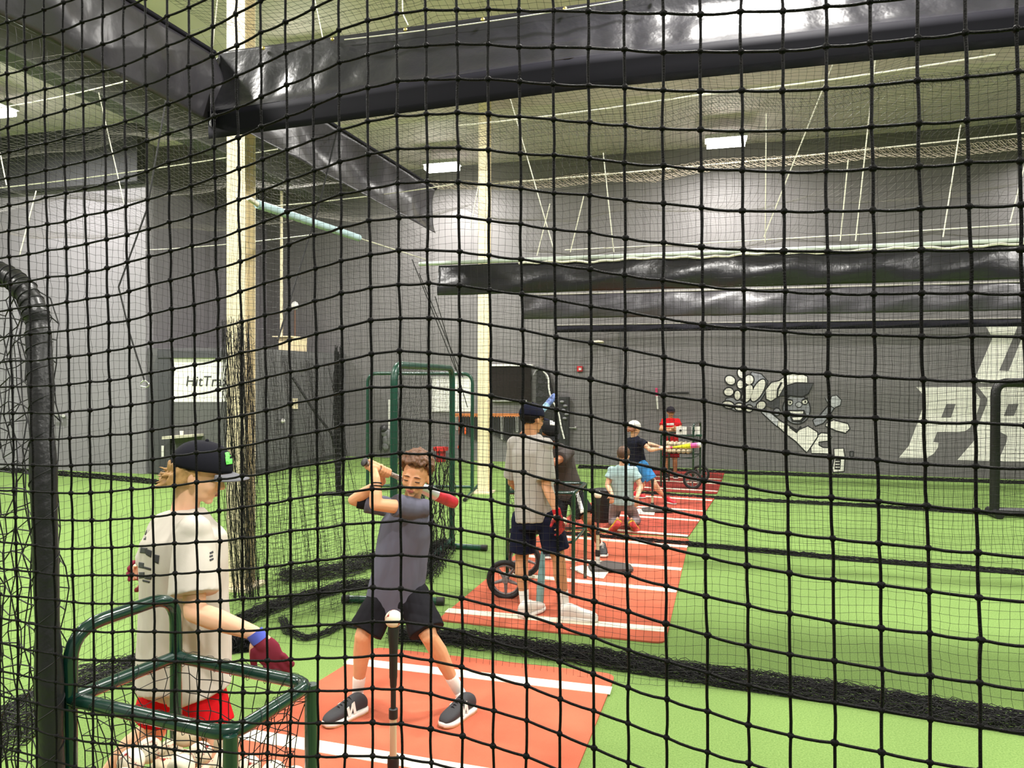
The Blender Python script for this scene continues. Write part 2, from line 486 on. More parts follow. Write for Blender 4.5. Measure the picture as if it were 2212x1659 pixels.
end_valance('dull vinyl valance running away from the column towards the back wall', NY1 + 0.05, 8.75, 4.10, 4.22, 3.66, 12, M_vinyl2, -0.09)
# corner flap
t = thing('vinyl_flap', 'folded black vinyl flap hanging at the corner over the cream column', 'valance', (NX, NY1, 3.5))
def profc(u):
    a = -1.2 + u * 2.2; n = 10; z = np.linspace(4.06, 3.56 - 0.05 * math.sin(u * PI), n); r = 0.05 + 0.11 * np.linspace(0, 1, n)
    return np.stack([NX + 0.06 + r * math.cos(a) * 0.8 - 0.1, NY1 - 0.02 - r * math.sin(a + PI / 2) * 0.9, z], 1)
sheet('sheet', profc, 24, M_vinyl, t)

def low_valance(label, y, xa, zt, zb, seed, m, pipe, y_b=0.0, bottom=None):
    t = thing('vinyl_valance', label, 'valance', (xa, y, zb))
    w = fbm(300, seed, 12); w2 = fbm(300, seed + 50, 12)
    def prof(u):
        x = xa + u * (XR - xa); i = int(u * 299)
        n = 14; s = np.linspace(0, 1, n)
        z = zt + (zb - zt) * s + 0.012 * w[i] * np.sin(s * PI)
        yy = y - 0.10 * np.sin(s * PI * 0.8) * (0.7 + 0.3 * w[i]) + 0.012 * np.sin(u * 90 + s * 5) + 0.02 * w2[i] * s
        return np.stack([np.full(n, x), yy, z], 1)
    sheet('sheet', prof, 300, m, t)
    if pipe:
        b = MB(); b.tube([(xa - 0.25, y, zt + 0.03), (XR, y, zt + 0.02)], 0.024, 10); b.build('hanging_pipe', M_pipe_w, t)
        n = 160; xs = np.linspace(xa + 1.0, XR, n)
        b = MB(); b.tube(np.stack([xs, y - 0.04 + 0.01 * np.sin(xs * 9), zt - 0.03 + 0.02 * np.abs(np.sin(xs * 2.6)) + 0.008 * np.sin(xs * 21)], 1), 0.014, 6)
        b.build('lacing_rope', M_rope_w, t)
    else:
        b = MB(); b.tube([(xa, y, zt + 0.01), (XR, y, zt + 0.01)], 0.015, 8); b.build('top_hem', mat('pale_hem', (150, 146, 140), 0.5), t)
    return t
low_valance('crumpled black vinyl valance hanging from the long pale pipe', NY2, -3.1, 3.14, 2.78, 21, M_vinyl, True)
low_valance('grey shiny vinyl valance just below and behind the piped black one', NY3, -2.86, 3.12, 2.74, 22, M_vinyl2, False)
low_valance('thin black vinyl valance nearest the back wall above the lettering', NY4, -2.95, 2.86, 2.72, 23, M_vinyl_flat, False)

# light blue pipe slung along the end of the cages
t = thing('blue_pipe', 'light blue pipe hung level between the cream column and the piped valance', 'pipe', onx(560, 440, NX))
a = onx(556, 441, NX); b_ = onx(775, 514, NX)
MB().tube([a, b_], 0.034, 14).build('pipe', mat('pale_blue', (176, 204, 212), 0.5, vary=(8, 0.1)), t)
MB().tube([a + V(0, -0.12, 0.02), a], 0.02, 8).build('tie_rope', M_rope_w, t)
MB().tube([b_, onx(925, 562, NX)], 0.006, 6).build('tie_rope', M_rope_w, t)

# ================================================================ NETS
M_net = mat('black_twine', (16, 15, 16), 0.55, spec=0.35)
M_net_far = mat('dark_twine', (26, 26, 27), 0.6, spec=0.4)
M_net_top = mat('lit_twine', (104, 100, 94), 0.6, spec=0.4)  # black twine lightened to stand for lamplight from above
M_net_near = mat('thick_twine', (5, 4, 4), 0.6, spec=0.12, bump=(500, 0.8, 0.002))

# --- the big-mesh net right in front
cols_t = [15, 53, 94.5, 136, 178, 222, 267, 313, 360.5, 407.5, 459, 510.5, 562, 617, 675, 733, 793, 856.5, 920, 987.5, 1053, 1121.5, 1195, 1271, 1349, 1431.5, 1513, 1601, 1690, 1784, 1881, 1982, 2086, 2196]
cols_m = [25, 67, 108, 148.5, 193, 237, 281, 327.5, 373, 421, 472.5, 523, 575.5, 627, 683.5, 739.5, 803, 865, 927, 994, 1059.5, 1129, 1201, 1276, 1350, 1432.5, 1518, 1607, 1696.5, 1789, 1890.5, 1993.5, 2103, 2214]
cols_b = [39, 80, 121, 161, 202, 243, 287, 333.5, 379, 428, 475, 524, 578, 628.5, 687.5, 745.5, 806, 867.5, 932, 998, 1066, 1137, 1209, 1283, 1357, 1440, 1527.6, 1617, 1707, 1803, 1905, 2009.6, 2117.5, 2230]
nc = len(cols_t)
ci = np.arange(nc)
_cy = [0, 3, 6, 10, 13, 14, 15, 16, 17, 18, 19, 20, 21, 23, 25, 26, 28, 29, 30, 33]
_y0 = [329, 300, 262, 189, 115, 89, 63, 44, 28, 22, 20, 20, 24, 25, 29, 30, 24, 13.5, 3, -34]
y0 = np.interp(ci, _cy, _y0)
y0s = np.convolve(np.pad(y0, 1, mode='edge'), [0.2, 0.6, 0.2], 'valid'); y0s[0] = y0[0]; y0s[-1] = y0[-1]
sp = np.interp(ci, [0, 3, 6, 10, 15, 18, 21, 25, 29, 33], [56.3, 59, 61.3, 65.3, 71.3, 73.8, 76.7, 82.3, 88.5, 95.3])
dep = FPX * 0.0455 / sp
NEXT = 6                                     # columns continued past both sides of the view
rows = np.arange(-14, 49)
G = np.zeros((nc + 2 * NEXT, len(rows), 3))
for i in range(nc):
    for j, r in enumerate(rows):
        y = y0s[i] + r * sp[i]
        x = np.interp(np.clip(y, -300, 2100), [100, 830, 1380], [cols_t[i], cols_m[i], cols_b[i]])
        dd = dep[i] * (1 + 0.012 * math.sin(i * 0.5 + r * 0.35))
        G[i + NEXT, j] = C(x + NR.uniform(-1.6, 1.6), y + NR.uniform(-2.2, 2.2), dd)
for k in range(NEXT):
    G[NEXT - 1 - k] = G[NEXT - k] + (G[NEXT] - G[NEXT + 3]) / 3
    G[NEXT + nc + k] = G[NEXT + nc + k - 1] + (G[NEXT + nc - 1] - G[NEXT + nc - 4]) / 3
G[:, :, 2] = np.maximum(G[:, :, 2], 0.01)
def subdiv(G, axis, sag):
    """insert in-between points so the strands bow slightly between knots"""
    A = np.moveaxis(G, axis, 0); n = A.shape[0]; out = np.zeros((n * 3 - 2,) + A.shape[1:])
    out[::3] = A
    d = A[1:] - A[:-1]
    out[1::3] = A[:-1] + d / 3; out[2::3] = A[:-1] + d * 2 / 3
    j = NR.uniform(-1, 1, out[1::3].shape) * 0.0007
    out[1::3] += j; out[2::3] += j
    if sag: out[1::3, ..., 2] -= sag; out[2::3, ..., 2] -= sag
    return np.moveaxis(out, 0, axis)
hs = subdiv(G, 0, 0.0008); vsn = subdiv(G, 1, 0)
kn = thing('batting_cage_net', 'black large-mesh net hanging right in front of the camera', 'net', (G[NEXT + 20, -1, 0], G[NEXT + 20, -1, 1], 0))
parts = [strands(hs.transpose(1, 0, 2), 0.00178, 5), strands(vsn, 0.00190, 5)]
fast_mesh('mesh', parts, M_net_near, kn)
kb = MB(); ko = MB().ell((0, 0, 0), (1, 1, 1), nu=7, nv=5); kv = ko.v[0]; kf = np.array([list(f) + ([f[-1]] if len(f) == 3 else []) for f in ko.f])
P_ = G.reshape(-1, 3); K = len(kv)
sc = NR.uniform(0.85, 1.2, (len(P_), 1, 3)) * V(0.0044, 0.0040, 0.0037)
VV = (P_[:, None, :] + kv[None] * sc).reshape(-1, 3)
me = bpy.data.meshes.new('knots'); F_ = [[a + q * K for a in f] for q in range(len(P_)) for f in ko.f]
me.from_pydata(VV.tolist(), [], F_); o = link('knots', me, M_net_near, kn, 'full'); o['kind'] = 'stuff'

# --- fine lane-divider nets
S = 0.0445
def wall_net(name, label, y, xa, xb, zt, amp, m, r, step=S, seed=0):
    rs = np.random.RandomState(seed)
    nu = int((xb - xa) / step); nv = int(zt / step) + 3
    u = np.linspace(xa, xb, nu)[:, None]; v = np.linspace(zt, 0, nv)[None, :]
    e = (zt - v) / zt
    X = u + 0.03 * np.sin(u * 3.1 + v * 1.2) * e + 0 * v
    Y = y + amp * np.sin(u * 2.3 + 0.4 * v) * e + amp * 0.5 * np.sin(u * 5.7 + 1) * e - 0.12 * np.clip((0.3 - v) / 0.3, 0, 1)
    Z = v - 0.05 * np.abs(np.sin(u * 1.9)) * (v / zt) * 1.2 + 0.012 * np.sin(u * 7.0 + v * 2)
    Pn = np.stack([X, Y + 0 * X, np.maximum(Z + 0 * X, 0.008)], -1)
    Pn += rs.uniform(-0.003, 0.003, Pn.shape)
    t = thing(name, label, 'net', (xa, y, 0))
    net_obj('mesh', Pn, r, m, t)
    return t
def bundle(path, width, height, n, r, m, parent, name='gathered_hem', seed=1, seg=None, z0=0.004):
    """loose heap of strands following a path; random walk offsets"""
    rs = np.random.RandomState(seed)
    path = np.asarray(path, float)
    L = np.concatenate([[0], np.cumsum(np.linalg.norm(np.diff(path, axis=0), axis=1))])
    N = seg or max(30, int(L[-1] / 0.035)); q = np.linspace(0, L[-1], N)
    P = np.stack([np.interp(q, L, path[:, k]) for k in range(3)], 1)
    T = np.gradient(P, axis=0); T /= np.linalg.norm(T, axis=1, keepdims=True)
    side = np.cross(T, V(0, 0, 1)); side /= np.maximum(np.linalg.norm(side, axis=1, keepdims=True), 1e-6)
    out = []
    for i in range(n):
        a = rs.uniform(-1, 1); h = rs.uniform(0, 1)
        ja = np.cumsum(rs.normal(0, 0.16, N)); ja -= np.linspace(0, ja[-1], N)
        jh = rs.normal(0, 0.16, N)
        A = np.clip(a + ja * 0.6 + rs.normal(0, 0.12, N), -1.15, 1.15)
        H = np.clip(h * (1 - 0.55 * A * A) + jh, 0, 1.1)
        J = rs.normal(0, 0.014, N)
        q_ = P + side * (A * width / 2)[:, None] + T * J[:, None]; q_[:, 2] += H * height + z0
        out.append(q_)
    o = fast_mesh(name, [strands(np.array(out), r)], m, parent)
    return o
M_heap = mat('net_heap', (22, 21, 22), 0.7, spec=0.3)
n1 = wall_net('divider_net', 'fine black net closing off the first lane, pooled on the turf', NY1, NX, XR, 3.5, 0.03, M_net, 0.0010, seed=1)
bp = [onz(850, 1378), onz(930, 1384), onz(1000, 1388), onz(1250, 1422), onz(1500, 1462), onz(1800, 1505), onz(2212, 1572), V(7, 4.0, 0), V(XR, 4.1, 0)]
bundle(bp, 0.19, 0.075, 90, 0.0022, M_heap, n1, seed=4)
n2 = wall_net('divider_net', 'fine black net under the piped black valance', NY2, NX + 0.3, XR, 3.1, 0.04, M_net, 0.0011, seed=2)
bundle([onz(1100, 1150), onz(1260, 1158), onz(1490, 1178), onz(1800, 1207), onz(2212, 1240), V(XR, 8.0, 0)], 0.11, 0.035, 34, 0.0028, M_heap, n2, seed=5)
n3 = wall_net('divider_net', 'fine black net under the grey shiny valance', NY3, NX + 0.4, XR, 3.1, 0.04, M_net_far, 0.0010, step=0.055, seed=3)
bundle([onz(1380, 1066), onz(1560, 1078), onz(1900, 1096), onz(2212, 1116), V(XR, 11.1, 0)], 0.13, 0.04, 26, 0.0035, M_heap, n3, seed=6)
n4 = wall_net('divider_net', 'fine black net hanging close along the back wall', NY4, NX + 0.4, XR, 2.8, 0.03, M_net_far, 0.0010, step=0.09, seed=8)
bundle([ony(1250, 1008, 14.3) * V(1, 1, 0), V(XR, 14.3, 0)], 0.14, 0.05, 24, 0.005, M_heap, n4, seed=7)

# --- end net, running in depth on the left
nu = int((8.72 - 1.0) / S); nv = int(3.62 / S) + 2
u = np.linspace(1.0, 8.72, nu)[:, None]; v = np.linspace(3.62, 0, nv)[None, :]
X = NX + 0.05 * np.sin(u * 2.1 + v) * (1 - v / 3.7) + 0.03 * np.sin(u * 6 + 2)* (1 - v / 3.7) + 0 * v
Z = v - 0.06 * np.abs(np.sin(u * 1.7)) * v / 3.6 + 0 * u
keep = None
Pn = np.stack([X, u + 0 * v, np.maximum(Z, 0.008)], -1) + NR.uniform(-0.004, 0.004, (nu, nv, 3))
tn = thing('end_net', 'fine black net closing the left end of the lanes beside the columns', 'net', (NX, 4, 0))
net_obj('mesh', Pn, 0.0010, M_net, tn)
bundle([V(NX, 1.2, 0), V(NX + 0.05, 2.4, 0), onz(180, 1475), onz(300, 1452), V(NX + 0.1, 4.3, 0)], 0.32, 0.09, 70, 0.0024, M_heap, tn, seed=9)

# --- overhead nets
def roof_net(label, xa, xb, ya, yb, z, sag, m, r, step, wx, wy, seed):
    nu = int((xb - xa) / step); nv = int((yb - ya) / step)
    u = np.linspace(xa, xb, nu)[:, None]; v = np.linspace(ya, yb, nv)[None, :]
    Zz = z - sag * np.abs(np.sin(PI * (u - xa) / wx)) * 0.6 - sag * np.abs(np.sin(PI * (v - ya) / wy)) + 0.02 * np.sin(u * 5 + v * 3)
    Pn = np.stack([u + 0.04 * np.sin(v * 2.2) + 0 * v, v + 0.05 * np.sin(u * 1.7) + 0 * u, Zz], -1) + np.random.RandomState(seed).uniform(-0.004, 0.004, (nu, nv, 3))
    t = thing('ceiling_net', label, 'net', (xa, ya, z))
    net_obj('mesh', Pn, r, m, t)
    return t
roof_net('sagging net stretched flat above the lanes, left of centre to right', NX, XR, NY1, NY2, 4.35, 0.16, M_net_far, 0.0012, 0.055, 1.6, 3.7, 31)
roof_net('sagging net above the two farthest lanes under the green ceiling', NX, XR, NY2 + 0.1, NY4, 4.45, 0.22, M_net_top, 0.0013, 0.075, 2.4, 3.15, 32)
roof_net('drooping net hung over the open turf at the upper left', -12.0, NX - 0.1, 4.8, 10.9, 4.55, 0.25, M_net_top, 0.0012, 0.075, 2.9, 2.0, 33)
roof_net('net stretched above the first lane at the top of the photo', NX, 6.0, 1.6, NY1 - 0.1, 4.25, 0.10, M_net_far, 0.0010, 0.05, 1.9, 2.8, 34)
# ================================================================ MATS ON THE TURF
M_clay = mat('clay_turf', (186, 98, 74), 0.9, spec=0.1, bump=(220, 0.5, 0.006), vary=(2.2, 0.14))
M_clay2 = mat('clay_turf_shaded', (164, 78, 64), 0.9, spec=0.1, bump=(220, 0.5, 0.006), vary=(2.2, 0.12))  # same clay turf with the third lane's weaker light in its colour
M_clay3 = mat('clay_turf_deep_shade', (138, 54, 48), 0.9, spec=0.1, bump=(220, 0.5, 0.006), vary=(2.2, 0.12))  # clay turf darkened to stand for shade from the nets before it
M_line = mat('white_turf_line', (236, 228, 205), 0.9, spec=0.1, bump=(220, 0.4, 0.004))
def quad_strip(p, q, w, z, b, h=0.004):
    d = nrm((q - p) * V(1, 1, 0)); n = V(-d[1], d[0], 0) * w / 2
    pts = [p - n, q - n, q + n, p + n]
    b.poly([V(x[0], x[1], z) for x in pts], (0, 0, h))
def rounded(pts, r=0.08, k=4):
    out = []; n = len(pts)
    for i in range(n):
        p = pts[i]; a = pts[i - 1]; c = pts[(i + 1) % n]
        s = p + nrm(a - p) * r; e = p + nrm(c - p) * r
        for j in range(k + 1):
            t = j / k; out.append(s * (1 - t) ** 2 + p * 2 * t * (1 - t) + e * t * t)
    return out
def batting_mat(label, corners, lines, m, w=0.1):
    t = thing('batting_mat', label, 'mat', sum(corners) / 4 * V(1, 1, 0))
    MB().poly(rounded([V(c[0], c[1], 0.001) for c in corners]), (0, 0, 0.011)).build('carpet', m, t, smooth=False, recalc=True)
    for p, q in lines:
        b = MB(); quad_strip(p, q, w, 0.0115, b); b.build('line', M_line, t, smooth=False, recalc=True)
    return t
A = onz(809, 1401); B = onz(1330, 1460); dL = nrm(onz(600, 1530) - A); dR = nrm(onz(1250, 1659) - B)
m1 = batting_mat('orange-red batting mat nearest the camera, under the boy at the tee', [A, B, B + dR * 2.9, A + dL * 2.9],
                 [(onz(750, 1432), onz(1320, 1497)), (onz(520, 1590), onz(1248, 1712))], M_clay)
nl, nr_, fr = onz(945, 1342), onz(1437, 1392), onz(1489, 1165)
batting_mat('orange-red batting mat with home plate in the second lane', [nl, nr_, fr, nl + (fr - nr_)],
            [(onz(965, 1322), onz(1435, 1364)), (onz(1083, 1242), onz(1462, 1280)), (onz(1120, 1202), onz(1472, 1233)), (onz(1165, 1157), onz(1485, 1184))], M_clay)
wv = (nl - nr_) * 0.98
nr3, fr3 = onz(1487, 1161), onz(1546, 1074)
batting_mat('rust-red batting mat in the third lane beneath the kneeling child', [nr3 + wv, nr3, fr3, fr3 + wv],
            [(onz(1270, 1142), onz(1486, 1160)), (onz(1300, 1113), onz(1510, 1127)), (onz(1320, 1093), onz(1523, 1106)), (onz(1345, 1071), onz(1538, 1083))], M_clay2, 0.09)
nr4, fr4 = onz(1549, 1068), onz(1566, 1020)
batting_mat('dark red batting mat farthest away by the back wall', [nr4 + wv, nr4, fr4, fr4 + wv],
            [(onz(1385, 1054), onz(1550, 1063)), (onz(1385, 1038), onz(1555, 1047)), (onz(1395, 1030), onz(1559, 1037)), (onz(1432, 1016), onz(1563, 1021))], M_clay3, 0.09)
M_plate = mat('white_rubber', (238, 232, 212), 0.7)
def home_plate(pxs, label):
    pts = [onz(*p) for p in pxs]; c = sum(pts) / len(pts)
    o = MB().poly([V(p[0], p[1], 0.0155) for p in pts], (0, 0, 0.008)).build('home_plate', M_plate, None, smooth=False, recalc=True)
    recenter(o, V(c[0], c[1], 0.0155)); tag(o, label, 'home plate')
home_plate([(1231, 1232), (1258, 1226), (1316, 1238), (1304, 1254), (1275, 1251)], 'white home plate under the tee in the second lane')
home_plate([(1368, 1106), (1380, 1102), (1415, 1106), (1413, 1116), (1376, 1113)], 'white home plate beside the kneeling child in the third lane')

# ================================================================ BASEBALLS
M_ball = mat('ball_leather', (232, 222, 200), 0.55, bump=(60, 0.15, 0.002), vary=(18, 0.07))
M_ball2 = mat('worn_ball_leather', (206, 190, 160), 0.6, bump=(60, 0.2, 0.002), vary=(18, 0.12))
M_seam = mat('red_stitching', (170, 40, 40), 0.6)
BR = 0.0368
def seam_curve(n=90):
    out = []
    for i in range(n):
        t = 2 * PI * i / n; a = 0.44 * PI / 2 + 0.0
        th = PI / 2 - (PI / 2 - 0.42) * math.cos(t); ph = t / 2.0 + 0.42 * math.sin(2 * t)
        aa = 0.4
        x = math.cos(t) + aa * math.cos(3 * t); y = math.sin(t) - aa * math.sin(3 * t); z = 2 * math.sqrt(aa) * math.cos(2 * t)
        out.append(nrm(V(x, y, z)) * BR * 1.004)
    return np.array(out)
def make_ball(m):
    o = MB().ell((0, 0, 0), (BR, BR, BR), nu=24, nv=16).build('baseball', m, None, smooth='full')
    c = seam_curve(); b = MB().tube(c, 0.0005, 4, closed=True)
    T = np.roll(c, -1, 0) - c
    for i in range(0, 90):
        n = nrm(c[i]); t = nrm(T[i]); s = np.cross(n, t)
        for q in (-1, 1):
            p0 = c[i]; p1 = (c[i] + s * q * 0.0042 + t * 0.0016); p1 = nrm(p1) * BR * 1.006
            b.tube([p0 * 1.003, p1], 0.00055, 3, caps=False)
    sm = b.build('stitching', M_seam, o, smooth=False)
    return o
ball_src = make_ball(M_ball); ball_src2 = make_ball(M_ball2)
balls_used = set()
def place_ball(p, label, group=None, worn=False, small=False):
    s = ball_src2 if worn else ball_src
    if not small and s not in balls_used: o = s; balls_used.add(s)
    elif small:
        o = s.copy(); COL.objects.link(o)
    else: o = copy_thing(s)
    o.location = Vector([float(x) for x in p]); o.rotation_euler = (rnd.uniform(0, 6), rnd.uniform(0, 6), rnd.uniform(0, 6))
    tag(o, label, 'baseball', group)
    return o

# ================================================================ TEES
M_rub = mat('black_rubber', (22, 21, 22), 0.55)
M_tube = mat('tee_tube', (196, 190, 160), 0.3, metal=0.4)
M_tubew = mat('tee_tube_white', (220, 216, 205), 0.5)
def tee(base, h, label, base_R=0.0, plate=True, sc=1.0, side=None):
    t = thing('batting_tee', label, 'batting tee', base)
    b0 = V(base[0], base[1], base[2])
    z = lambda q: b0 + V(0, 0, q * h)
    MB().tube([z(0.03), z(0.17)], 0.021, 14).build('lower_tube', M_tubew, t)
    MB().lathe(z(0.15), (0, 0, 1), [(0, 0.018), (0.001, 0.023), (0.05 * h, 0.025), (0.09 * h, 0.024), (0.095 * h, 0.018)], 16).build('collar', M_rub, t)
    MB().tube([z(0.24), z(0.48)], 0.0155, 14).build('middle_tube', M_tube, t)
    MB().lathe(z(0.465), (0, 0, 1), [(0, 0.014), (0.001, 0.019), (0.055 * h, 0.019), (0.06 * h, 0.014)], 16).build('collar', M_rub, t)
    MB().tube([z(0.52), z(0.66)], 0.0115, 12).build('upper_tube', M_rub, t)
    MB().lathe(z(0.645), (0, 0, 1), [(0, 0.0125), (0.01, 0.0145), (0.05 * h, 0.0155), (0.06 * h, 0.017), (0.22 * h, 0.018), (0.345 * h, 0.0245), (0.355 * h, 0.023)], 18).build('ball_rest', M_rub, t)
    if plate:
        a = base_R; pts = []
        for (x, y) in [(-0.2, -0.13), (0.2, -0.13), (0.2, 0.06), (0, 0.2), (-0.2, 0.06)]:
            pts.append(b0 + V(x * math.cos(a) - y * math.sin(a), x * math.sin(a) + y * math.cos(a), 0.002))
        off = side if side is not None else V(0, 0, 0)
        pts = [p + off for p in pts]
        MB().poly(rounded(pts, 0.03, 3), (0, 0, 0.022)).build('base', mat('tee_base', (70, 64, 62), 0.7), t, smooth=False, recalc=True)
    return t
bp1 = C(850, 1337, 3.06)
tee((bp1[0], bp1[1], 0.016), bp1[2] - BR * 0.9 - 0.016, 'tall batting tee with black rubber top holding a ball before the batting boy')
place_ball(bp1, 'white baseball resting on the tee in front of the batting boy')
b2 = onz(1291, 1229)
tee((b2[0], b2[1], 0.024), 0.645, 'thin batting tee in the second lane with a dark base on home plate', 0.3, side=V(0.12, -0.03, 0))
pb = V(b2[0], b2[1], 0.024 + 0.645 + BR * 0.85); place_ball(pb, 'pale baseball on the tee in the second lane', small=True)
b3 = onz(1409, 1106)
tee((b3[0], b3[1], 0.024), 0.42, 'thin batting tee in the third lane right of the kneeling child', 0.2, side=V(0.06, 0, 0))

# ================================================================ BALL CARTS
M_green = mat('green_enamel', (8, 44, 35), 0.22, spec=0.6, coat=0.5)
M_green2 = mat('green_tube', (14, 62, 48), 0.35, spec=0.5, coat=0.2)
M_tyre = mat('tyre_rubber', (26, 24, 25), 0.7)
M_hub = mat('grey_plastic', (120, 116, 116), 0.5)
def arc_path(pts, r, k=6):
    """polyline with rounded corners"""
    out = [pts[0]]
    for i in range(1, len(pts) - 1):
        p = pts[i]; a = nrm(pts[i - 1] - p); c = nrm(pts[i + 1] - p)
        rr = min(r, np.linalg.norm(pts[i - 1] - p) * 0.48, np.linalg.norm(pts[i + 1] - p) * 0.48)
        s = p + a * rr; e = p + c * rr
        for j in range(k + 1):
            t = j / k; out.append(s * (1 - t) ** 2 + p * 2 * t * (1 - t) + e * t * t)
    out.append(pts[-1]); return np.array(out)
def wheel(c, axis, R, parent):
    ax = nrm(axis); u = nrm(np.cross(ax, V(0, 0, 1))); w = np.cross(ax, u)
    ring = [c + R * 0.88 * (math.cos(a) * u + math.sin(a) * w) for a in np.linspace(0, 2 * PI, 36, endpoint=False)]
    wh = MB().tube(ring, R * 0.125, 10, closed=True).build('wheel', M_tyre, parent)
    b = MB()
    ring = [c + R * 0.72 * (math.cos(a) * u + math.sin(a) * w) for a in np.linspace(0, 2 * PI, 30, endpoint=False)]
    b.tube(ring, R * 0.05, 6, closed=True)
    for i in range(5):
        a = 2 * PI * i / 5 + 0.3; d = math.cos(a) * u + math.sin(a) * w; e = -math.sin(a) * u + math.cos(a) * w
        b.cone(c + d * R * 0.1, c + d * R * 0.72, R * 0.11, R * 0.06, 8)
    b.tube([c - ax * 0.025, c + ax * 0.025], R * 0.17, 14)
    b.build('wheel_rim', M_hub, wh)
    return wh
def cart(label, K, zr, zh, hs, bag_z, tube_r, wheels=None, feet=None, m=None, lace=True, bot=0.36, wheel_R=0.155, step=0.045):
    """K: four floor corners in order; handle rises over corners hs[0], hs[1]"""
    m = m or M_green
    K = [V(k[0], k[1], 0) for k in K]; cen = sum(K) / 4
    t = thing('ball_cart', label, 'ball cart', cen)
    rim = [k + V(0, 0, zr) for k in K]
    # rounded closed rim
    pts = []
    for i in range(4):
        p = rim[i]; a = nrm(rim[i - 1] - p); c = nrm(rim[(i + 1) % 4] - p); r = 0.06 if i not in hs else 0.01
        for j in range(6):
            q = j / 5; pts.append((p + a * r) * (1 - q) ** 2 + p * 2 * q * (1 - q) + (p + c * r) * q * q)
    MB().tube(pts, tube_r, 12, closed=True).build('rim', m, t)
    a, b_ = K[hs[0]], K[hs[1]]
    if zh: MB().tube(arc_path([a + V(0, 0, zr - 0.02), a + V(0, 0, zh), b_ + V(0, 0, zh + 0.01), b_ + V(0, 0, zr - 0.02)], 0.09), tube_r * 1.03, 12).build('handle', m, t)
    for i in range(4):
        zb = 0.0 if not (wheels and i in wheels) else wheel_R
        MB().tube([K[i] + V(0, 0, zr), K[i] + V(0, 0, zb + 0.01)], tube_r * 0.97, 12).build('leg', m, t)
    lo = [k + V(0, 0, bot) for k in K]
    MB().tube(lo, tube_r * 0.8, 10, closed=True).build('lower_rail', m, t)
    if wheels:
        i, j = wheels; ax = nrm(K[j] - K[i])
        for q, sgn in ((i, -1), (j, 1)):
            wheel(K[q] + ax * sgn * 0.06 + V(0, 0, wheel_R), ax, wheel_R, t)
        MB().tube([K[i] + V(0, 0, wheel_R) - ax * 0.06, K[j] + V(0, 0, wheel_R) + ax * 0.06], 0.01, 8).build('axle', M_hub, t)
    # net bag
    N = []; per = 0
    for i in range(4):
        n = max(3, int(np.linalg.norm(rim[(i + 1) % 4] - rim[i]) / step))
        for j in range(n): N.append(lerp(rim[i], rim[(i + 1) % 4], j / n))
    N = np.array(N + [N[0]]); rows = max(3, int((zr - bag_z) / step)); Gr = []
    for r in range(rows + 1):
        q = r / rows; P = N.copy(); P[:, 2] = zr + (bag_z - zr) * q; s = 1 - 0.08 * min(1, q * 3) - 0.10 * q
        P[:, :2] = cen[:2] + (P[:, :2] - cen[:2]) * s
        if 0 < r: P += NR.uniform(-0.008, 0.008, P.shape)
        P[-1] = P[0]; Gr.append(P)
    for q in (0.75, 0.4, 0.05):
        P = N.copy(); P[:, 2] = bag_z - 0.01; P[:, :2] = cen[:2] + (P[:, :2] - cen[:2]) * 0.84 * q; P[-1] = P[0]; Gr.append(P)
    net_obj('net_bag', np.array(Gr), 0.0014 if tube_r > 0.0165 else 0.0016, M_net, t, 4)
    if lace:
        b = MB(); hel = []
        L = sum(np.linalg.norm(rim[(i + 1) % 4] - rim[i]) for i in range(4)); nn = int(L / 0.006)
        pr = np.array(pts + [pts[0]]); Ls = np.concatenate([[0], np.cumsum(np.linalg.norm(np.diff(pr, axis=0), axis=1))])
        for i in range(nn):
            q = Ls[-1] * i / nn; p = V(*[np.interp(q, Ls, pr[:, k]) for k in range(3)])
            p2 = V(*[np.interp(min(q + 0.004, Ls[-1]), Ls, pr[:, k]) for k in range(3)]); d = nrm(p2 - p); s = np.cross(d, V(0, 0, 1))
            ang = 2 * PI * i / 11.0; rr = tube_r + 0.0025 + 0.002 * (1 + math.sin(i * 0.13))
            hel.append(p + rr * (math.cos(ang) * s + math.sin(ang) * V(0, 0, 1)))
        b.tube(hel, 0.0009, 4).build('lacing', M_rope_k, t)
    return t, cen, K
def rimpt(px, py, z): return onz(px, py, z) * V(1, 1, 0)
ZR = 0.93
K1 = [rimpt(152, 1510, ZR), rimpt(380, 1418, ZR), rimpt(672, 1478, ZR), rimpt(498, 1588, ZR)]
ct, cen1, _ = cart('dark green tube ball cart full of baseballs at the lower left', K1, ZR, 1.115, (0, 1), 0.60, 0.0185)
tops = [(283, 1646, 2.06), (322, 1621, 2.18), (367, 1624, 2.22), (431, 1629, 2.24), (393, 1648, 2.10), (352, 1664, 2.03), (471, 1664, 2.13), (537, 1660, 2.2), (440, 1682, 2.02), (262, 1690, 1.98), (310, 1700, 1.96), (500, 1700, 2.05)]
posn = ['leftmost in the cart', 'highest of the pile in the cart', 'just right of the topmost ball', 'farthest right at the top of the pile', 'in the middle, in front of the rest', 'low in the middle of the pile', 'low beside the front leg of the cart', 'between the two right legs of the cart']
pl = []
for i, (x, y, d) in enumerate(tops):
    p = C(x, y, d); pl.append(p)
    lab = 'scuffed baseball in the near cart, ' + posn[i] if i < 8 else 'scuffed baseball low in the near cart, mostly below the frame'
    place_ball(p, lab, 'baseballs in the near cart', worn=(i % 3 == 2))
n = 0
ux = nrm(K1[3] - K1[0]); uy = nrm(K1[1] - K1[0])
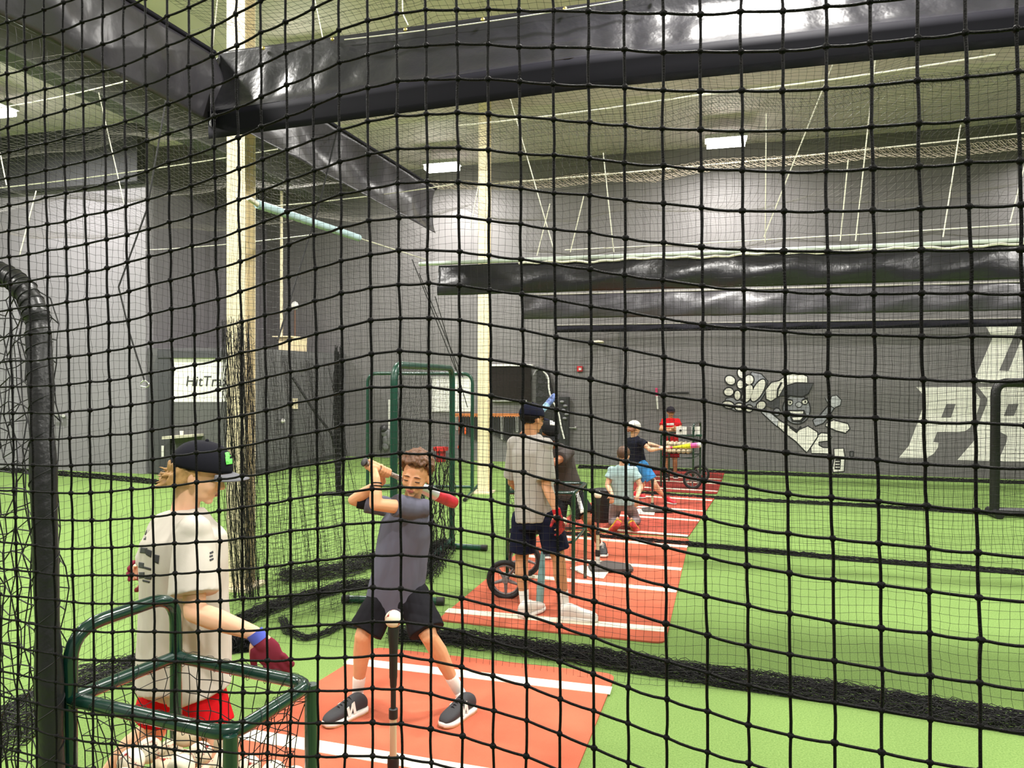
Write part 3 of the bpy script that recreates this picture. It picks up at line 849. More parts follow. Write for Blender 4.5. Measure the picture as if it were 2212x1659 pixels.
for lay, z in ((0, 0.655), (1, 0.72)):
    for i in range(6):
        for j in range(4):
            p = K1[0] + ux * (0.08 + i * 0.078) + uy * (0.06 + j * 0.08) + V(rnd.uniform(-.006, .006), rnd.uniform(-.006, .006), z - 0.0)
            if min(np.linalg.norm(p - q) for q in pl) < 2 * BR * 0.98: continue
            top = max([q[2] for q in pl[:12] if np.linalg.norm((p - q)[:2]) < 0.06] + [0])
            if lay == 1 and top == 0: continue
            pl.append(p); n += 1
            place_ball(p, 'scuffed baseball low in the near cart, mostly below the frame', 'baseballs in the near cart', worn=(n % 2 == 0), small=True)
def fill(K, z, nx, ny, layers, label, group, inset=0.08):
    ux = K[1] - K[0]; uy = K[3] - K[0]; lx, ly = np.linalg.norm(ux), np.linalg.norm(uy); ux, uy = nrm(ux), nrm(uy)
    for l in range(layers):
        o = 0.035 * (l % 2)
        for i in range(nx - (l % 2)):
            for j in range(ny - (l % 2)):
                p = K[0] + ux * (inset + o + i * 0.0755) + uy * (inset + o + j * 0.0755) + V(rnd.uniform(-.004, .004), rnd.uniform(-.004, .004), z + l * 0.055)
                place_ball(p, label, group, worn=True, small=True)
K2 = [onz(1096, 1290), onz(1238, 1293), onz(1264, 1252), onz(1128, 1250)]
cart('green ball cart on black wheels in the second lane behind the teenager', K2, 0.86, 1.08, (3, 0), 0.52, 0.0165, wheels=(0, 3), lace=False, bot=0.46, wheel_R=0.16)
fill([V(k[0], k[1], 0) for k in K2], 0.565, 5, 4, 2, 'worn baseball heaped in the cart of the second lane', 'baseballs in the middle cart', 0.10)
K3 = [onz(1428, 1052), onz(1497, 1056), onz(1512, 1044), onz(1445, 1041)]
cart('green ball cart with black wheels by the back wall at the far mat', K3, 0.86, 1.05, (1, 2), 0.56, 0.017, wheels=(1, 2), lace=False, bot=0.5, wheel_R=0.155, step=0.06)
fill([V(k[0], k[1], 0) for k in K3], 0.60, 6, 4, 3, 'cream baseball heaped in the far cart', 'baseballs in the far cart', 0.05)

# ================================================================ SCREENS
M_pad = mat('black_padding', (22, 22, 24), 0.38, spec=0.5, bump=(22, 0.6, 0.01))
def screen(label, P0, P1, zt, r, m, foot=0.75, f0=None, f1=None, netr=0.0012, step=0.045, zb=0.1, sag=0.25, caps=True, name='pitching_screen'):
    P0 = V(P0[0], P0[1], 0); P1 = V(P1[0], P1[1], 0); t = thing(name, label, 'screen', (P0 + P1) / 2)
    MB().tube(arc_path([P0 + V(0, 0, 0.02), P0 + V(0, 0, zt), P1 + V(0, 0, zt), P1 + V(0, 0, 0.02)], 0.16), r, 12).build('frame', m, t)
    MB().tube([P0 + V(0, 0, zb), P1 + V(0, 0, zb)], r * 0.9, 10).build('bottom_bar', m, t)
    d = nrm(P1 - P0); s = V(-d[1], d[0], 0)
    for P, f in ((P0, f0), (P1, f1)):
        a, c = (f if f is not None else (P - s * foot, P + s * foot)); a = V(a[0], a[1], r); c = V(c[0], c[1], r)
        fo = MB().tube([a, c], r, 12).build('foot', m, t)
        if caps:
            e = nrm(c - a); MB().tube([a - e * 0.01, a + e * 0.05], r * 1.12, 12).build('end_cap', M_rub, fo); MB().tube([c - e * 0.05, c + e * 0.01], r * 1.12, 12).build('end_cap', M_rub, fo)
    L = np.linalg.norm(P1 - P0); nu = int((L - 2 * r) / step); nv = int((zt - 0.12) / step)
    G = np.zeros((nu + 1, nv + 1, 3))
    for i in range(nu + 1):
        for j in range(nv + 1):
            q = (i / nu); z = zt - r - (zt - r - 0.06) * j / nv
            G[i, j] = lerp(P0 + d * r, P1 - d * r, q) + V(0, 0, z) + s * sag * math.sin(q * PI) * math.sin(j / nv * PI) * 0.5
    G += NR.uniform(-0.005, 0.005, G.shape)
    net_obj('net', G, netr, M_net, t)
    return t, G
s1, _ = screen('green tube protective screen with net behind the batting boy', onz(850, 1302), onz(976, 1186), 1.90, 0.030, M_green2, f0=(onz(742, 1302), onz(957, 1307)), f1=(onz(905, 1181), onz(1050, 1190)), step=0.04, netr=0.0014)
# loose bunched net behind the boy, draped from that screen
b0 = onz(930, 1240)
bundle([onz(905, 1262), onz(925, 1235), onz(945, 1208), onz(962, 1192)], 0.25, 0.16, 50, 0.003, M_heap, s1, name='bunched_net', seed=12)
rs = np.random.RandomState(3); st = []
for i in range(46):
    q = rs.uniform(0.35, 0.95); p = lerp(onz(850, 1302), onz(976, 1186), q) + V(rs.normal(0, 0.05), rs.normal(0, 0.05), 0)
    z = np.linspace(rs.uniform(0.75, 1.15), 0.05, 24); w = np.cumsum(rs.normal(0, 0.012, (24, 2)), axis=0)
    st.append(np.stack([p[0] + w[:, 0], p[1] + w[:, 1], z], 1))
fast_mesh('gathered_net', [strands(np.array(st), 0.004)], M_heap, s1)
screen('thin green screen farther back behind the first green screen', onz(794, 1062), onz(1020, 1066), 1.86, 0.026, M_green2, netr=0.0014, step=0.06)
P = onz(2148, 1117)
sb, _ = screen('black padded screen standing at the right edge before the lettering', P, P + V(2.1, 0.1, 0), 1.76, 0.058, M_pad, foot=0.16, netr=0.0016, step=0.05, zb=0.08, caps=False)
# the near padded frame at the left edge
t = thing('padded_frame', 'tall black padded screen frame at the left edge of the photo', 'screen', C(130, 2290, 1.88) * V(1, 1, 0))
path = smooth_prof([C(-420, 560, 2.35), C(-120, 575, 2.16), C(0, 592, 2.07), C(45, 618, 2.05), C(74, 668, 2.03), C(84, 740, 2.02), C(93, 1000, 1.96), C(104, 1400, 1.91), C(116, 1800, 1.88), V(*(C(130, 2290, 1.88)[:2]), 0.0)], 60)
rr = 0.031 + 0.0035 * np.sin(np.arange(60) * 1.3) * np.sin(np.arange(60) * 0.37)
MB().tube(path, rr, 16).build('padded_frame_tube', M_pad, t)
b = MB(); hel = []
for i in range(900):
    f = 8 + i / 900 * 50; i0 = int(f); pc = lerp(path[i0], path[min(i0 + 1, 59)], f - i0); r0_ = lerp([rr[i0]], [rr[min(i0 + 1, 59)]], f - i0)[0]
    tt = nrm(path[min(i0 + 1, 59)] - path[max(i0 - 1, 0)]); u = nrm(np.cross(tt, V(0.3, 1, 0.2))); w = np.cross(tt, u); a = i * 2 * PI / 30
    hel.append(pc + (r0_ + 0.001) * (math.cos(a) * u + math.sin(a) * w))
b.tube(hel, 0.0013, 4)
b.build('lacing', M_rope_k, t)
ns = 34; base = path[16]; G = np.zeros((15, ns, 3))
zs = np.linspace(2.0, 0.05, ns)
for i in range(15):
    for j, z in enumerate(zs):
        k = np.argmin(np.abs(path[14:, 2] - z)) + 14
        e = path[k] + nrm(path[0] - path[14]) * V(1, 1, 0) * (0.035 + i * 0.042)
        G[i, j] = V(e[0], e[1], z + 0.03 * math.sin(i * 0.9)) + NR.uniform(-0.011, 0.011, 3)
net_obj('net', G, 0.0019, M_net, t, 4)
G2 = G + V(-0.02, 0.10, 0.02) + NR.uniform(-0.010, 0.010, G.shape); net_obj('net', G2, 0.0019, M_net, t, 4)

# net gathered at the cream column, and loose hanging folds right of it
def hanging(label, pxa, pxb, ytop, ybot, y_or_d, n, seed, spread, m=M_net, r=0.0016):
    rs = np.random.RandomState(seed); out = []
    for i in range(n):
        q = rs.rand(); x0 = lerp(pxa[0], pxa[1], q); x1 = lerp(pxb[0], pxb[1], np.clip(q + rs.normal(0, 0.12), 0, 1)); d = y_or_d + rs.normal(0, spread)
        z = np.linspace(0, 1, 46); w = sum(rs.normal(0, 0.022 / (k_ + 1)) * np.sin(z * PI * (k_ + 1)) for k_ in range(5)); w2 = sum(rs.normal(0, 0.022 / (k_ + 1)) * np.sin(z * PI * (k_ + 1)) for k_ in range(5)); w = w + rs.normal(0, 0.0022, 46)
        a = C(x0, ytop + rs.uniform(-25, 25), d); b_ = C(x1, ybot, d)
        b_[2] = max(b_[2], 0.03); P = a[None] * (1 - z)[:, None] + b_[None] * z[:, None]
        P[:, 0] += w; P[:, 1] += w2; out.append(P)
    return out
col_p = onz(521, 1268)
t = thing('gathered_net', 'black net gathered into a hanging bundle against the cream column', 'net', V(col_p[0], col_p[1] - 0.35, 0))
o1 = hanging('', (478, 540), (505, 560), 700, 1300, 5.75, 64, 41, 0.06)
fast_mesh('strands', [strands(np.array(o1), 0.0022)], M_net, t)
cr = []
for k in range(40):
    z0 = 2.2 - k * 0.055; a = C(484 + k * 0.4, 700 + k * 15, 5.7); b_ = C(545 + k * 0.4, 705 + k * 15 + 8, 5.72)
    qs = np.linspace(0, 1, 14); P_ = a[None] * (1 - qs)[:, None] + b_[None] * qs[:, None] + rs.normal(0, 0.014, (14, 3)); cr.append(P_)
fast_mesh('cross_strands', [strands(np.array(cr), 0.002)], M_net, t)
t = thing('gathered_net', 'loose folds of black net trailing between the column and the green screen', 'net', onz(640, 1330))
o1 = hanging('', (585, 700), (600, 720), 770, 1290, 5.6, 16, 42, 0.12)
fast_mesh('strands', [strands(np.array(o1), 0.0014)], M_net, t)
nu_, nv_ = 64, 54; Gf = np.zeros((nu_, nv_, 3))
for i in range(nu_):
    u_ = i / (nu_ - 1); fold = 0.16 * math.sin(u_ * 27) + 0.07 * math.sin(u_ * 61 + 1)
    for j in range(nv_):
        v_ = j / (nv_ - 1); a_ = C(lerp(505, 700, u_ + 0.010 * math.sin(u_ * 54)), lerp(735, 790, u_), 5.75); e_ = onz(lerp(540, 800, u_), lerp(1345, 1300, u_), 0.02)
        P_ = lerp(a_, e_, v_); P_ = P_ + V(0.35 * fold, fold, 0) * (0.55 + 0.45 * v_) + V(0, 0, -0.02 * math.sin(u_ * 30) * v_)
        P_[2] = max(P_[2], 0.02); Gf[i, j] = P_
Gf += np.random.RandomState(77).uniform(-0.004, 0.004, Gf.shape)
net_obj('mesh', Gf, 0.0012, M_net, t)
t = thing('gathered_net', 'narrow dark net bundle hanging to the turf left of the thin green screen', 'net', onz(728, 1070))
o1 = hanging('', (722, 742), (726, 736), 770, 1066, 10.3, 46, 43, 0.05)
fast_mesh('strands', [strands(np.array(o1), 0.006)], M_heap, t)
MB().tube([C(632, 815, 10.2), C(680, 890, 10.2), C(715, 935, 10.25), C(728, 980, 10.3)], 0.02, 6).build('tie_back', M_heap, t)
MB().box(onz(732, 1070) + V(0, 0, 0.02), (0.5, 0.12, 0.04)).build('weight', M_rub, t)
def rope_net(label, px, r, n, h, seed, w=0.15):
    pts = [onz(*p) for p in px]; c = pts[0]
    t = thing('net_heap', label, 'net', c)
    bundle(pts, w, h, n, r, M_heap, t, name='strands', seed=seed)
    return t
rope_net('long ridge of dark net lying on the turf behind the left boy', [(450, 1400), (520, 1345), (575, 1322), (640, 1300), (700, 1285), (745, 1272), (800, 1268)], 0.0025, 60, 0.07, 51, 0.16)
rope_net('upper fold of dark net lying on the turf left of the green screen', [(605, 1252), (680, 1243), (740, 1238), (800, 1212), (850, 1205)], 0.0025, 60, 0.09, 52, 0.34)
rope_net('curl of dark net lying on the turf left of the batting boy', [(610, 1340), (622, 1368), (660, 1384), (700, 1374), (740, 1352), (790, 1360)], 0.0022, 26, 0.04, 53, 0.07)
rope_net('dark net line along the far left turf by the pale wall', [(-120, 1016), (20, 1018), (140, 1026), (260, 1036), (380, 1048)], 0.005, 22, 0.06, 54, 0.22)
rope_net('dark heap of net on the turf behind the outstretched arm', [(490, 1408), (515, 1400), (548, 1398)], 0.003, 50, 0.12, 55, 0.16)

# ================================================================ ROPES AND RIGGING
def rope(label, pts, r, m, group=None, name='rigging_rope', k=5):
    o = MB().tube(pts, r, k).build(name, m, None); recenter(o, pts[0]); return tag(o, label, 'rope', group)
def sagl(a, b, s, n=16):
    q = np.linspace(0, 1, n); P = a[None] * (1 - q)[:, None] + b[None] * q[:, None]; P[:, 2] -= s * 4 * q * (1 - q); return P
hang = [((1100, 205), (1198, 545), 'steep white rope left of the long pale pipe, leaning right'),
        ((1806, 120), (1650, 512), 'white rope slanting down left above the middle of the long pipe'),
        ((1884, 190), (1848, 520), 'near-upright white rope dropping to the pipe right of the slanting one'),
        ((2075, 270), (2037, 512), 'white rope leading down to the pipe near the right edge'),
        ((1655, 245), (1653, 524), 'upright white rope reaching the pipe where the slanting rope ends'),
        ((1832, 345), (1815, 520), 'short faint white rope between two longer ones above the pipe'),
        ((1303, 330), (1326, 545), 'thin white rope leaning slightly right over the middle of the pipe'),
        ((1262, 420), (1232, 545), 'short white rope left of the middle, leaning left'),
        ((1188, 440), (1160, 552), 'short white rope crossing near the column top'),
        ((2215, 350), (2182, 480), 'white rope at the right edge tied off above the pipe')]
for a, b_, lab in hang:
    A_, B_ = ony(a[0], a[1], NY2 + 0.02), ony(b_[0], b_[1], NY2 + 0.02)
    if a[1] < 206: A_ = A_ + (A_ - B_) * (CEIL - A_[2]) / (A_[2] - B_[2])
    rope(lab, [A_, B_], 0.0065, M_rope_w, 'white hanging ropes')
rope('taut white cable under the big valance, rising to the right', sagl(ony(985, 272, 6.6), ony(1560, 197, 6.6), 0.02), 0.007, M_rope_w)
rope('taut white cable continuing up right above the slanting ropes', sagl(ony(1500, 207, 6.4), ony(2150, 118, 6.4), 0.02), 0.007, M_rope_w)
rope('long white cable just above the scalloped net edge', sagl(ony(1050, 398, 11.0), lerp(ony(1050, 398, 11.0), ony(2205, 282, 11.0), 1.35), 0.05), 0.010, M_rope_w)
rope('low white cable running just above the long pale pipe', sagl(ony(1220, 540, 8.6), lerp(ony(1220, 540, 8.6), ony(2180, 478, 8.6), 1.9), 0.04), 0.007, M_rope_w)
rope('white cable at the upper left crossing toward the vinyl valance', sagl(C(-20, 236, 7.2), C(285, 172, 7.2), 0.02), 0.006, M_rope_w)
rope('long white cable over the pale wall reaching behind the cream column', sagl(C(-20, 408, 9.0), C(600, 322, 9.0), 0.03), 0.007, M_rope_w)
rope('faint white cable left of the blue pipe', sagl(ony(313, 540, 11.04), C(690, 505, 9.2), 0.03), 0.006, M_rope_w)
rope('white cable crossing above the blue pipe', sagl(C(590, 445, 8.0), C(980, 398, 8.0), 0.02), 0.006, M_rope_w)
rope('white rope hanging over the pale wall, leaning right', [C(213, 200, 8.6), C(268, 440, 8.6)], 0.006, M_rope_w)
rope('white rope at the far left dropping toward the dark frame', [C(78, 412, 7.6), C(42, 552, 7.6)], 0.006, M_rope_w)
rope('short white rope at the upper left edge', [C(0, 330, 7.6), C(14, 400, 7.6)], 0.006, M_rope_w)
rope('white rope dropping from the ceiling to the valance corner', [C(476, -60, 5.25), C(457, 122, 5.15)], 0.004, M_rope_w)
rope('white rope dropping beside the top of the valance, right of the column', [C(668, -60, 5.2), C(700, 96, 4.95)], 0.004, M_rope_w)
rope('white rope with a knot dropping onto the valance top', [C(868, -40, 5.0), C(870, 30, 4.95), C(882, 55, 4.9)], 0.005, M_rope_w)
rope('thin white cord along the top edge of the big valance', sagl(ony(744, 86, NY1 - 0.06), ony(1400, -8, NY1 - 0.06), 0.015), 0.004, M_rope_w)
rope('white rope beside the second column, leaning left', [C(1037, 382, 10.6), C(1016, 492, 10.6)], 0.007, M_rope_w)
rope('black cord slanting down from the valance end, left one', [onx(745, 215, NX), onx(690, 440, NX), onx(600, 735, NX + 0.02)], 0.008, M_rope_k)
rope('black cord leaning down to the hanging clip at the left', [C(372, 140, 6.6), C(318, 450, 6.6), C(256, 620, 6.6), C(280, 720, 6.6), C(312, 822, 6.6)], 0.008, M_rope_k)
o = MB().tube(arc_path([C(303, 828, 6.6), C(312, 820, 6.6), C(323, 830, 6.6), C(318, 837, 6.6), C(304, 834, 6.6)], 0.02), 0.006, 6).build('snap_clip', mat('clip_steel', (190, 190, 190), 0.3, metal=0.8), None); recenter(o, C(303, 828, 6.6)); tag(o, 'small steel snap clip hanging on the black cord at the left', 'clip')
for k, (xa, ya, xb, yb) in enumerate([(890, 560, 985, 800), (905, 590, 1000, 815), (940, 640, 1010, 880)]):
    rope(['leftmost', 'middle', 'rightmost'][k] + ' of three thin black cords slanting down left of the second column', [C(xa, ya, 9.3), C(xb, yb, 9.6)], 0.006, M_rope_k)
# scalloped edge of the far roof net; lamplight painted in as paler twine
t = thing('net_edge', 'pale scalloped folded net edge crossing below the two lit lamps', 'net', ony(930, 400, 10.9))
px = [930, 1100, 1200, 1290, 1400, 1470, 1560, 1680, 1780, 1890, 2000, 2110, 2212, 2300]
py = [400, 402, 396, 384, 385, 370, 355, 350, 345, 330, 332, 322, 312, 306]
c_ = np.array([ony(a, b, 10.9) for a, b in zip(px, py)])
L = np.linspace(0, len(px) - 1, 420); Pc = np.stack([np.interp(L, np.arange(len(px)), c_[:, k]) for k in range(3)], 1)
G = np.stack([Pc + V(0.05 * (j - 2), 0, 0) + V(0, -0.03 * abs(j - 2), -0.035 * j + 0.06) for j in range(5)], 1)
G[::3, :, 2] += 0.012
net_obj('mesh', G[::2], 0.0042, mat('lit_edge_twine', (168, 156, 140), 0.6), t)
t = thing('net_edge', 'faint scalloped net edge below the big valance near the slanting ropes', 'net', ony(980, 262, 6.5))
px = [980, 1060, 1150, 1250, 1350, 1480, 1560, 1680, 1800, 1900, 2000, 2212]; py = [300, 280, 262, 270, 268, 232, 205, 215, 205, 165, 160, 140]
c_ = np.array([ony(a, b, 6.5) for a, b in zip(px, py)]); L = np.linspace(0, len(px) - 1, 300); Pc = np.stack([np.interp(L, np.arange(len(px)), c_[:, k]) for k in range(3)], 1)
G = np.stack([Pc + V(0.03 * j, 0.02 * j, -0.03 * j) for j in range(4)], 1)
net_obj('mesh', G[::2], 0.0022, M_net_top, t)

# ================================================================ BACK WALL AND BOOTH THINGS
YW = Y1 - 0.004
def wall_poly(name, pxs, m, thick=0.02, Y=YW, parent=None, label=None, cat=None, origin_scale=None):
    pts = [ony(x, y, Y) for x, y in pxs]
    o = MB().poly(pts, (0, -thick, 0)).build(name, m, parent, smooth=False, recalc=True)
    if parent is None: recenter(o, sum(pts) / len(pts)); tag(o, label, cat)
    return o
def rect(x0, y0, x1, y1): return [(x0, y0), (x1, y0), (x1, y1), (x0, y1)]
M_wh = mat('matt_white', (232, 230, 224), 0.5)
M_dark = mat('matt_black', (22, 22, 24), 0.5)
M_tv = mat('screen_glass', (38, 33, 32), 0.15, spec=0.5)
M_alu = mat('aluminium', (190, 190, 186), 0.4, metal=0.5)
t = thing('whiteboard', 'white board on the back wall left of the second cream column', 'whiteboard', ony(976, 852, YW))
wall_poly('board', rect(934, 816, 1019, 889), M_wh, 0.025, parent=t); wall_poly('frame', rect(932, 813, 1021, 817), M_alu, 0.03, parent=t)
t = thing('wall_screen', 'dark flat screen hung on the back wall right of the second column', 'screen', ony(1104, 828, YW))
wall_poly('panel', rect(1060, 793, 1148, 866), M_tv, 0.06, parent=t); wall_poly('ledge', rect(1054, 787, 1153, 791), M_wh, 0.12, parent=t); wall_poly('ledge', rect(1066, 864, 1140, 867), M_alu, 0.1, parent=t)
t = thing('band_rack', 'orange rail on the back wall with dark straps hanging from it', 'rack', ony(1060, 897, YW))
wall_poly('rail', rect(982, 893, 1125, 901), mat('orange_wood', (196, 118, 62), 0.6, vary=(9, 0.2)), 0.05, parent=t)
M_strap = mat('strap_black', (40, 40, 42), 0.6); M_strap2 = mat('strap_pale', (170, 170, 165), 0.6); M_org = mat('orange_plastic', (226, 92, 40), 0.5)
for i in range(26):
    x = 985 + i * 5.4; h = 30 + (i * 37 % 34); mm = M_strap if i % 6 else M_strap2
    a = ony(x, 899, YW - 0.06)
    MB().tube(arc_path([a, a + V(0.01, 0, -h * 0.0098), a + V(0.045, 0, -h * 0.0098), a + V(0.04, 0, 0)], 0.02), 0.010, 5).build('strap', mm, t)
for (x, y) in ((1005, 928), (1005, 934)):
    o = MB().ell(ony(x, y, YW - 0.08), (0.02, 0.02, 0.05), nu=10, nv=6).build('orange_grip', M_org, t)
MB().ell(ony(992, 966, YW - 0.08), (0.035, 0.03, 0.05)).tube([ony(992, 899, YW - 0.06), ony(992, 964, YW - 0.08)], 0.006, 5).build('orange_handle', M_org, t)
t = thing('red_bin', 'red plastic ball bin standing at the back wall left of the second column', 'bin', ony(953, 990, YW - 0.3) * V(1, 1, 0))
c = ony(952, 990, YW - 0.4) * V(1, 1, 0)
M_red = mat('red_plastic', (190, 30, 38), 0.45)
MB().lathe(c, (0, 0, 1), [(0, 0.10), (0.02, 0.105), (0.25, 0.10), (0.255, 0.01)], 20).build('body', M_red, t)
MB().lathe(c, (0, 0, 1), [(0.23, 0.11), (0.24, 0.16), (0.31, 0.165), (0.315, 0.14), (0.25, 0.1)], 20).build('flared_rim', mat('red_bright', (225, 52, 52), 0.45), t)
o = wall_poly('fire_alarm', rect(1247, 791, 1259, 803), M_red, 0.05, label='small red fire alarm box on the back wall', cat='alarm')
MB().box(ony(1253, 797, YW - 0.07) - np.array(o.location), (0.05, 0.02, 0.05)).build('lens', M_wh, o)
t = thing('wall_disc', 'pale oval lamp disc jutting from the back wall below the valances', 'wall lamp', ony(1292, 738, YW - 0.1))
MB().ell(ony(1292, 739, YW - 0.16), (0.13, 0.13, 0.035), nu=20, nv=10).build('disc', mat('pale_cream', (226, 216, 190), 0.5), t); MB().tube([ony(1292, 736, YW), ony(1292, 736, YW - 0.16)], 0.02, 8).build('arm', M_alu, t)
# grey catcher's gear and white tube at the left of the back wall
t = thing('catcher_gear', 'grey catcher leg guards and helmet hung on the back wall left of the green screen', 'catcher gear', ony(832, 950, YW))
M_gear = mat('grey_gear', (120, 120, 122), 0.4, vary=(10, 0.3)); M_gd = mat('dark_gear', (48, 47, 50), 0.4)
for (x, y, rx, rz) in ((832, 935, .1, .1), (834, 950, .09, .12), (833, 964, .08, .1), (840, 945, .05, .2)):
    MB().ell(ony(x, y, YW - 0.08), (rx, 0.06, rz), nu=14, nv=8).build('shell', M_gear, t)
MB().ell(ony(829, 926, YW - 0.1), (0.09, 0.08, 0.09)).build('helmet', M_gd, t)
MB().tube([ony(824, 922, YW - 0.05), ony(822, 972, YW - 0.05)], 0.03, 6).build('strap', M_gd, t)
wall_poly('wall_strip', rect(840, 863, 846, 932), M_wh, 0.03, label='narrow upright white strip on the back wall behind the green screen', cat='sign')
# dark hanging gear bag and cables right of the screen
t = thing('hanging_bag', 'tall black bag hanging on the back wall beside the dark screen', 'bag', ony(1205, 920, YW))
pts = [(1163, 792), (1186, 800), (1200, 870), (1204, 985), (1176, 990), (1160, 900)]
MB().poly([ony(x, y, YW - 0.02) for x, y in pts], (0, -0.16, 0)).build('bag_body', mat('bag_black', (30, 29, 31), 0.45, bump=(9, 0.6, 0.03)), t, recalc=True)
MB().tube(arc_path([ony(1152, 812, YW - 0.2), ony(1160, 796, YW - 0.2), ony(1176, 800, YW - 0.2), ony(1182, 818, YW - 0.2)], 0.1), 0.02, 6).build('strap', M_gear, t)
rope('white cable curling down the back wall above the dark-capped batter', smooth_prof([ony(1174, 802, YW - 0.2), ony(1184, 815, YW - 0.22), ony(1186, 840, YW - 0.22), ony(1192, 862, YW - 0.22), ony(1206, 890, YW - 0.22), ony(1212, 920, YW - 0.22), ony(1219, 948, YW - 0.22)], 30), 0.018, M_wh, name='white_cable')
t = thing('equipment_rack', 'narrow dark rack of gear on the back wall right of the black-capped batter', 'rack', ony(1218, 960, YW) * V(1, 1, 0))
MB().box(ony(1219, 930, YW - 0.1), (0.2, 0.16, 1.4)).build('cabinet', mat('rack_black', (40, 40, 43), 0.5, vary=(14, 0.4)), t, smooth=False)
for i in range(5): MB().ell(ony(1214 + (i * 7 % 11), 868 + i * 9, YW - 0.2), (0.05, 0.04, 0.03)).build('hung_gear', M_gear, t)
t = thing('door_lever', 'small steel door lever on the back wall right of the dark rack', 'handle', ony(1238, 924, YW)); MB().tube([ony(1229, 924, YW - 0.05), ony(1243, 924, YW - 0.05)], 0.014, 6).build('lever', M_alu, t); MB().ell(ony(1243, 924, YW - 0.03), (0.03, 0.03, 0.03)).build('rose', M_alu, t)
# door leaf outline beside the mural
struct('trim_6', MB().poly([ony(x, y, YW) for x, y in rect(1338, 716, 1344, 1006)], (0, -0.02, 0)), M_box)
struct('trim_7', MB().poly([ony(x, y, YW) for x, y in rect(1176, 716, 1180, 990)], (0, -0.02, 0)), M_box)
wall_poly('wall_slot', rect(1441, 847, 1488, 851), M_dark, 0.01, label='thin dark slot in the back wall above the child in red', cat='vent')
t = thing('wall_bat', 'pink and white bat fixed upright on the back wall left of the child in red', 'bat', ony(1420, 868, YW)); MB().tube([ony(1421, 884, YW - .06), ony(1419, 855, YW - .06)], 0.022, 8).build('barrel', M_wh, t); MB().tube([ony(1419, 855, YW - .06), ony(1418, 838, YW - .06)], 0.026, 8).build('tip', mat('pink_tip', (220, 70, 120), 0.5), t)
t = thing('wall_outlet', 'small outlet on the back wall right of the painted figure', 'outlet', ony(1839, 981, YW)); wall_poly('plate', rect(1835, 974, 1844, 987), M_dark, 0.008, parent=t); wall_poly('face', rect(1837, 976, 1842, 985), M_box, 0.012, parent=t)

# --- booth front: projection screen
YB = 11.145
def booth(x, y): return ony(x, y, YB)
t = thing('projection_screen', 'white simulator screen with dark lettering in a dark booth at the left', 'screen', ony(430, 1026, YB) * V(1, 1, 0))
M_bd = mat('booth_dark', (70, 70, 74), 0.6)
MB().poly([booth(x, y) for x, y in rect(346, 758, 515, 773)], (0, -0.075, 0)).build('header', M_bd, t, smooth=False, recalc=True)
p0, p1 = booth(347, 1024) * V(1, 1, 0), booth(372, 1024) * V(1, 1, 0)
MB().box(((p0[0] + p1[0]) / 2, YB - 0.03, 1.15), (p1[0] - p0[0], 0.06, 2.3)).build('side_panel', M_bd, t, smooth=False)
MB().poly([booth(347, 1020) + V(0, -0.06, 0) , booth(347, 762) + V(0, -0.06, 0), booth(312, 838) + V(0, 0.02, 0), booth(310, 1022) + V(0, 0.02, 0)], (0, 0.02, 0)).build('wing', mat('booth_mid', (82, 82, 85), 0.6), t, smooth=False, recalc=True)
sc_ = MB().poly([booth(x, y) + V(0, -0.02, 0) for x, y in rect(374, 773, 508, 868)], (0, -0.01, 0)).build('screen', mat('screen_cloth', (238, 236, 226), 0.8), t, smooth=False, recalc=True)
MB().poly([booth(x, y) + V(0, -0.02, 0) for x, y in rect(374, 868, 508, 1020)], (0, -0.01, 0)).build('lower_curtain', mat('grey_curtain', (92, 92, 92), 0.8), t, smooth=False, recalc=True)
fc = bpy.data.curves.new('lettering', 'FONT'); fc.body = 'HitTrax'; fc.extrude = 0.002; fc.shear = 0.15; fc.space_character = 1.05; fc.offset = 0.002
fo = bpy.data.objects.new('lettering_raw', fc); COL.objects.link(fo)
bpy.context.view_layer.update()
me = bpy.data.meshes.new_from_object(fo.evaluated_get(bpy.context.evaluated_depsgraph_get())); bpy.data.objects.remove(fo)
co = np.empty(len(me.vertices) * 3); me.vertices.foreach_get('co', co); co = co.reshape(-1, 3)
a = booth(405, 834); w = np.linalg.norm(booth(498, 834) - a); h_ = np.linalg.norm(booth(405, 812) - a)
co[:, 0] = (co[:, 0] - co[:, 0].min()) / np.ptp(co[:, 0]) * w; co[:, 1] = (co[:, 1] - co[:, 1].min()) / np.ptp(co[:, 1]) * h_
W_ = np.stack([a[0] + co[:, 0], np.full(len(co), YB - 0.034) - co[:, 2], a[2] + co[:, 1]], 1)
me.vertices.foreach_set('co', W_.ravel()); me.update()
link('lettering', me, mat('ink_dark', (60, 60, 62), 0.7), sc_, smooth=False)
t = thing('side_tray', 'small pale shelf with a white cup fixed on the booth above the capped boy', 'shelf', booth(410, 940))
MB().poly([booth(378, 940) + V(0, -.03, 0), booth(442, 936) + V(0, -.03, 0), booth(442, 941) + V(0, -.03, 0), booth(378, 946) + V(0, -.03, 0)], (0, -0.3, 0)).build('tray', mat('tray_pale', (205, 200, 180), 0.5), t, smooth=False, recalc=True)
MB().lathe(booth(405, 938) + V(0, -.15, 0), (0, 0, 1), [(0, .03), (.07, .035)], 10).build('cup', M_wh, t)
for (px0, py0, px1, py1, lab) in ((355, 962, 360, 988, 'narrow white switch strip low on the booth'), ):
    o = MB().poly([booth(x, y) + V(0, -0.065, 0) for x, y in rect(px0, py0, px1, py1)], (0, -0.01, 0)).build('wall_switch', M_wh, None, smooth=False, recalc=True); recenter(o, booth(357, 975)); tag(o, lab, 'switch')
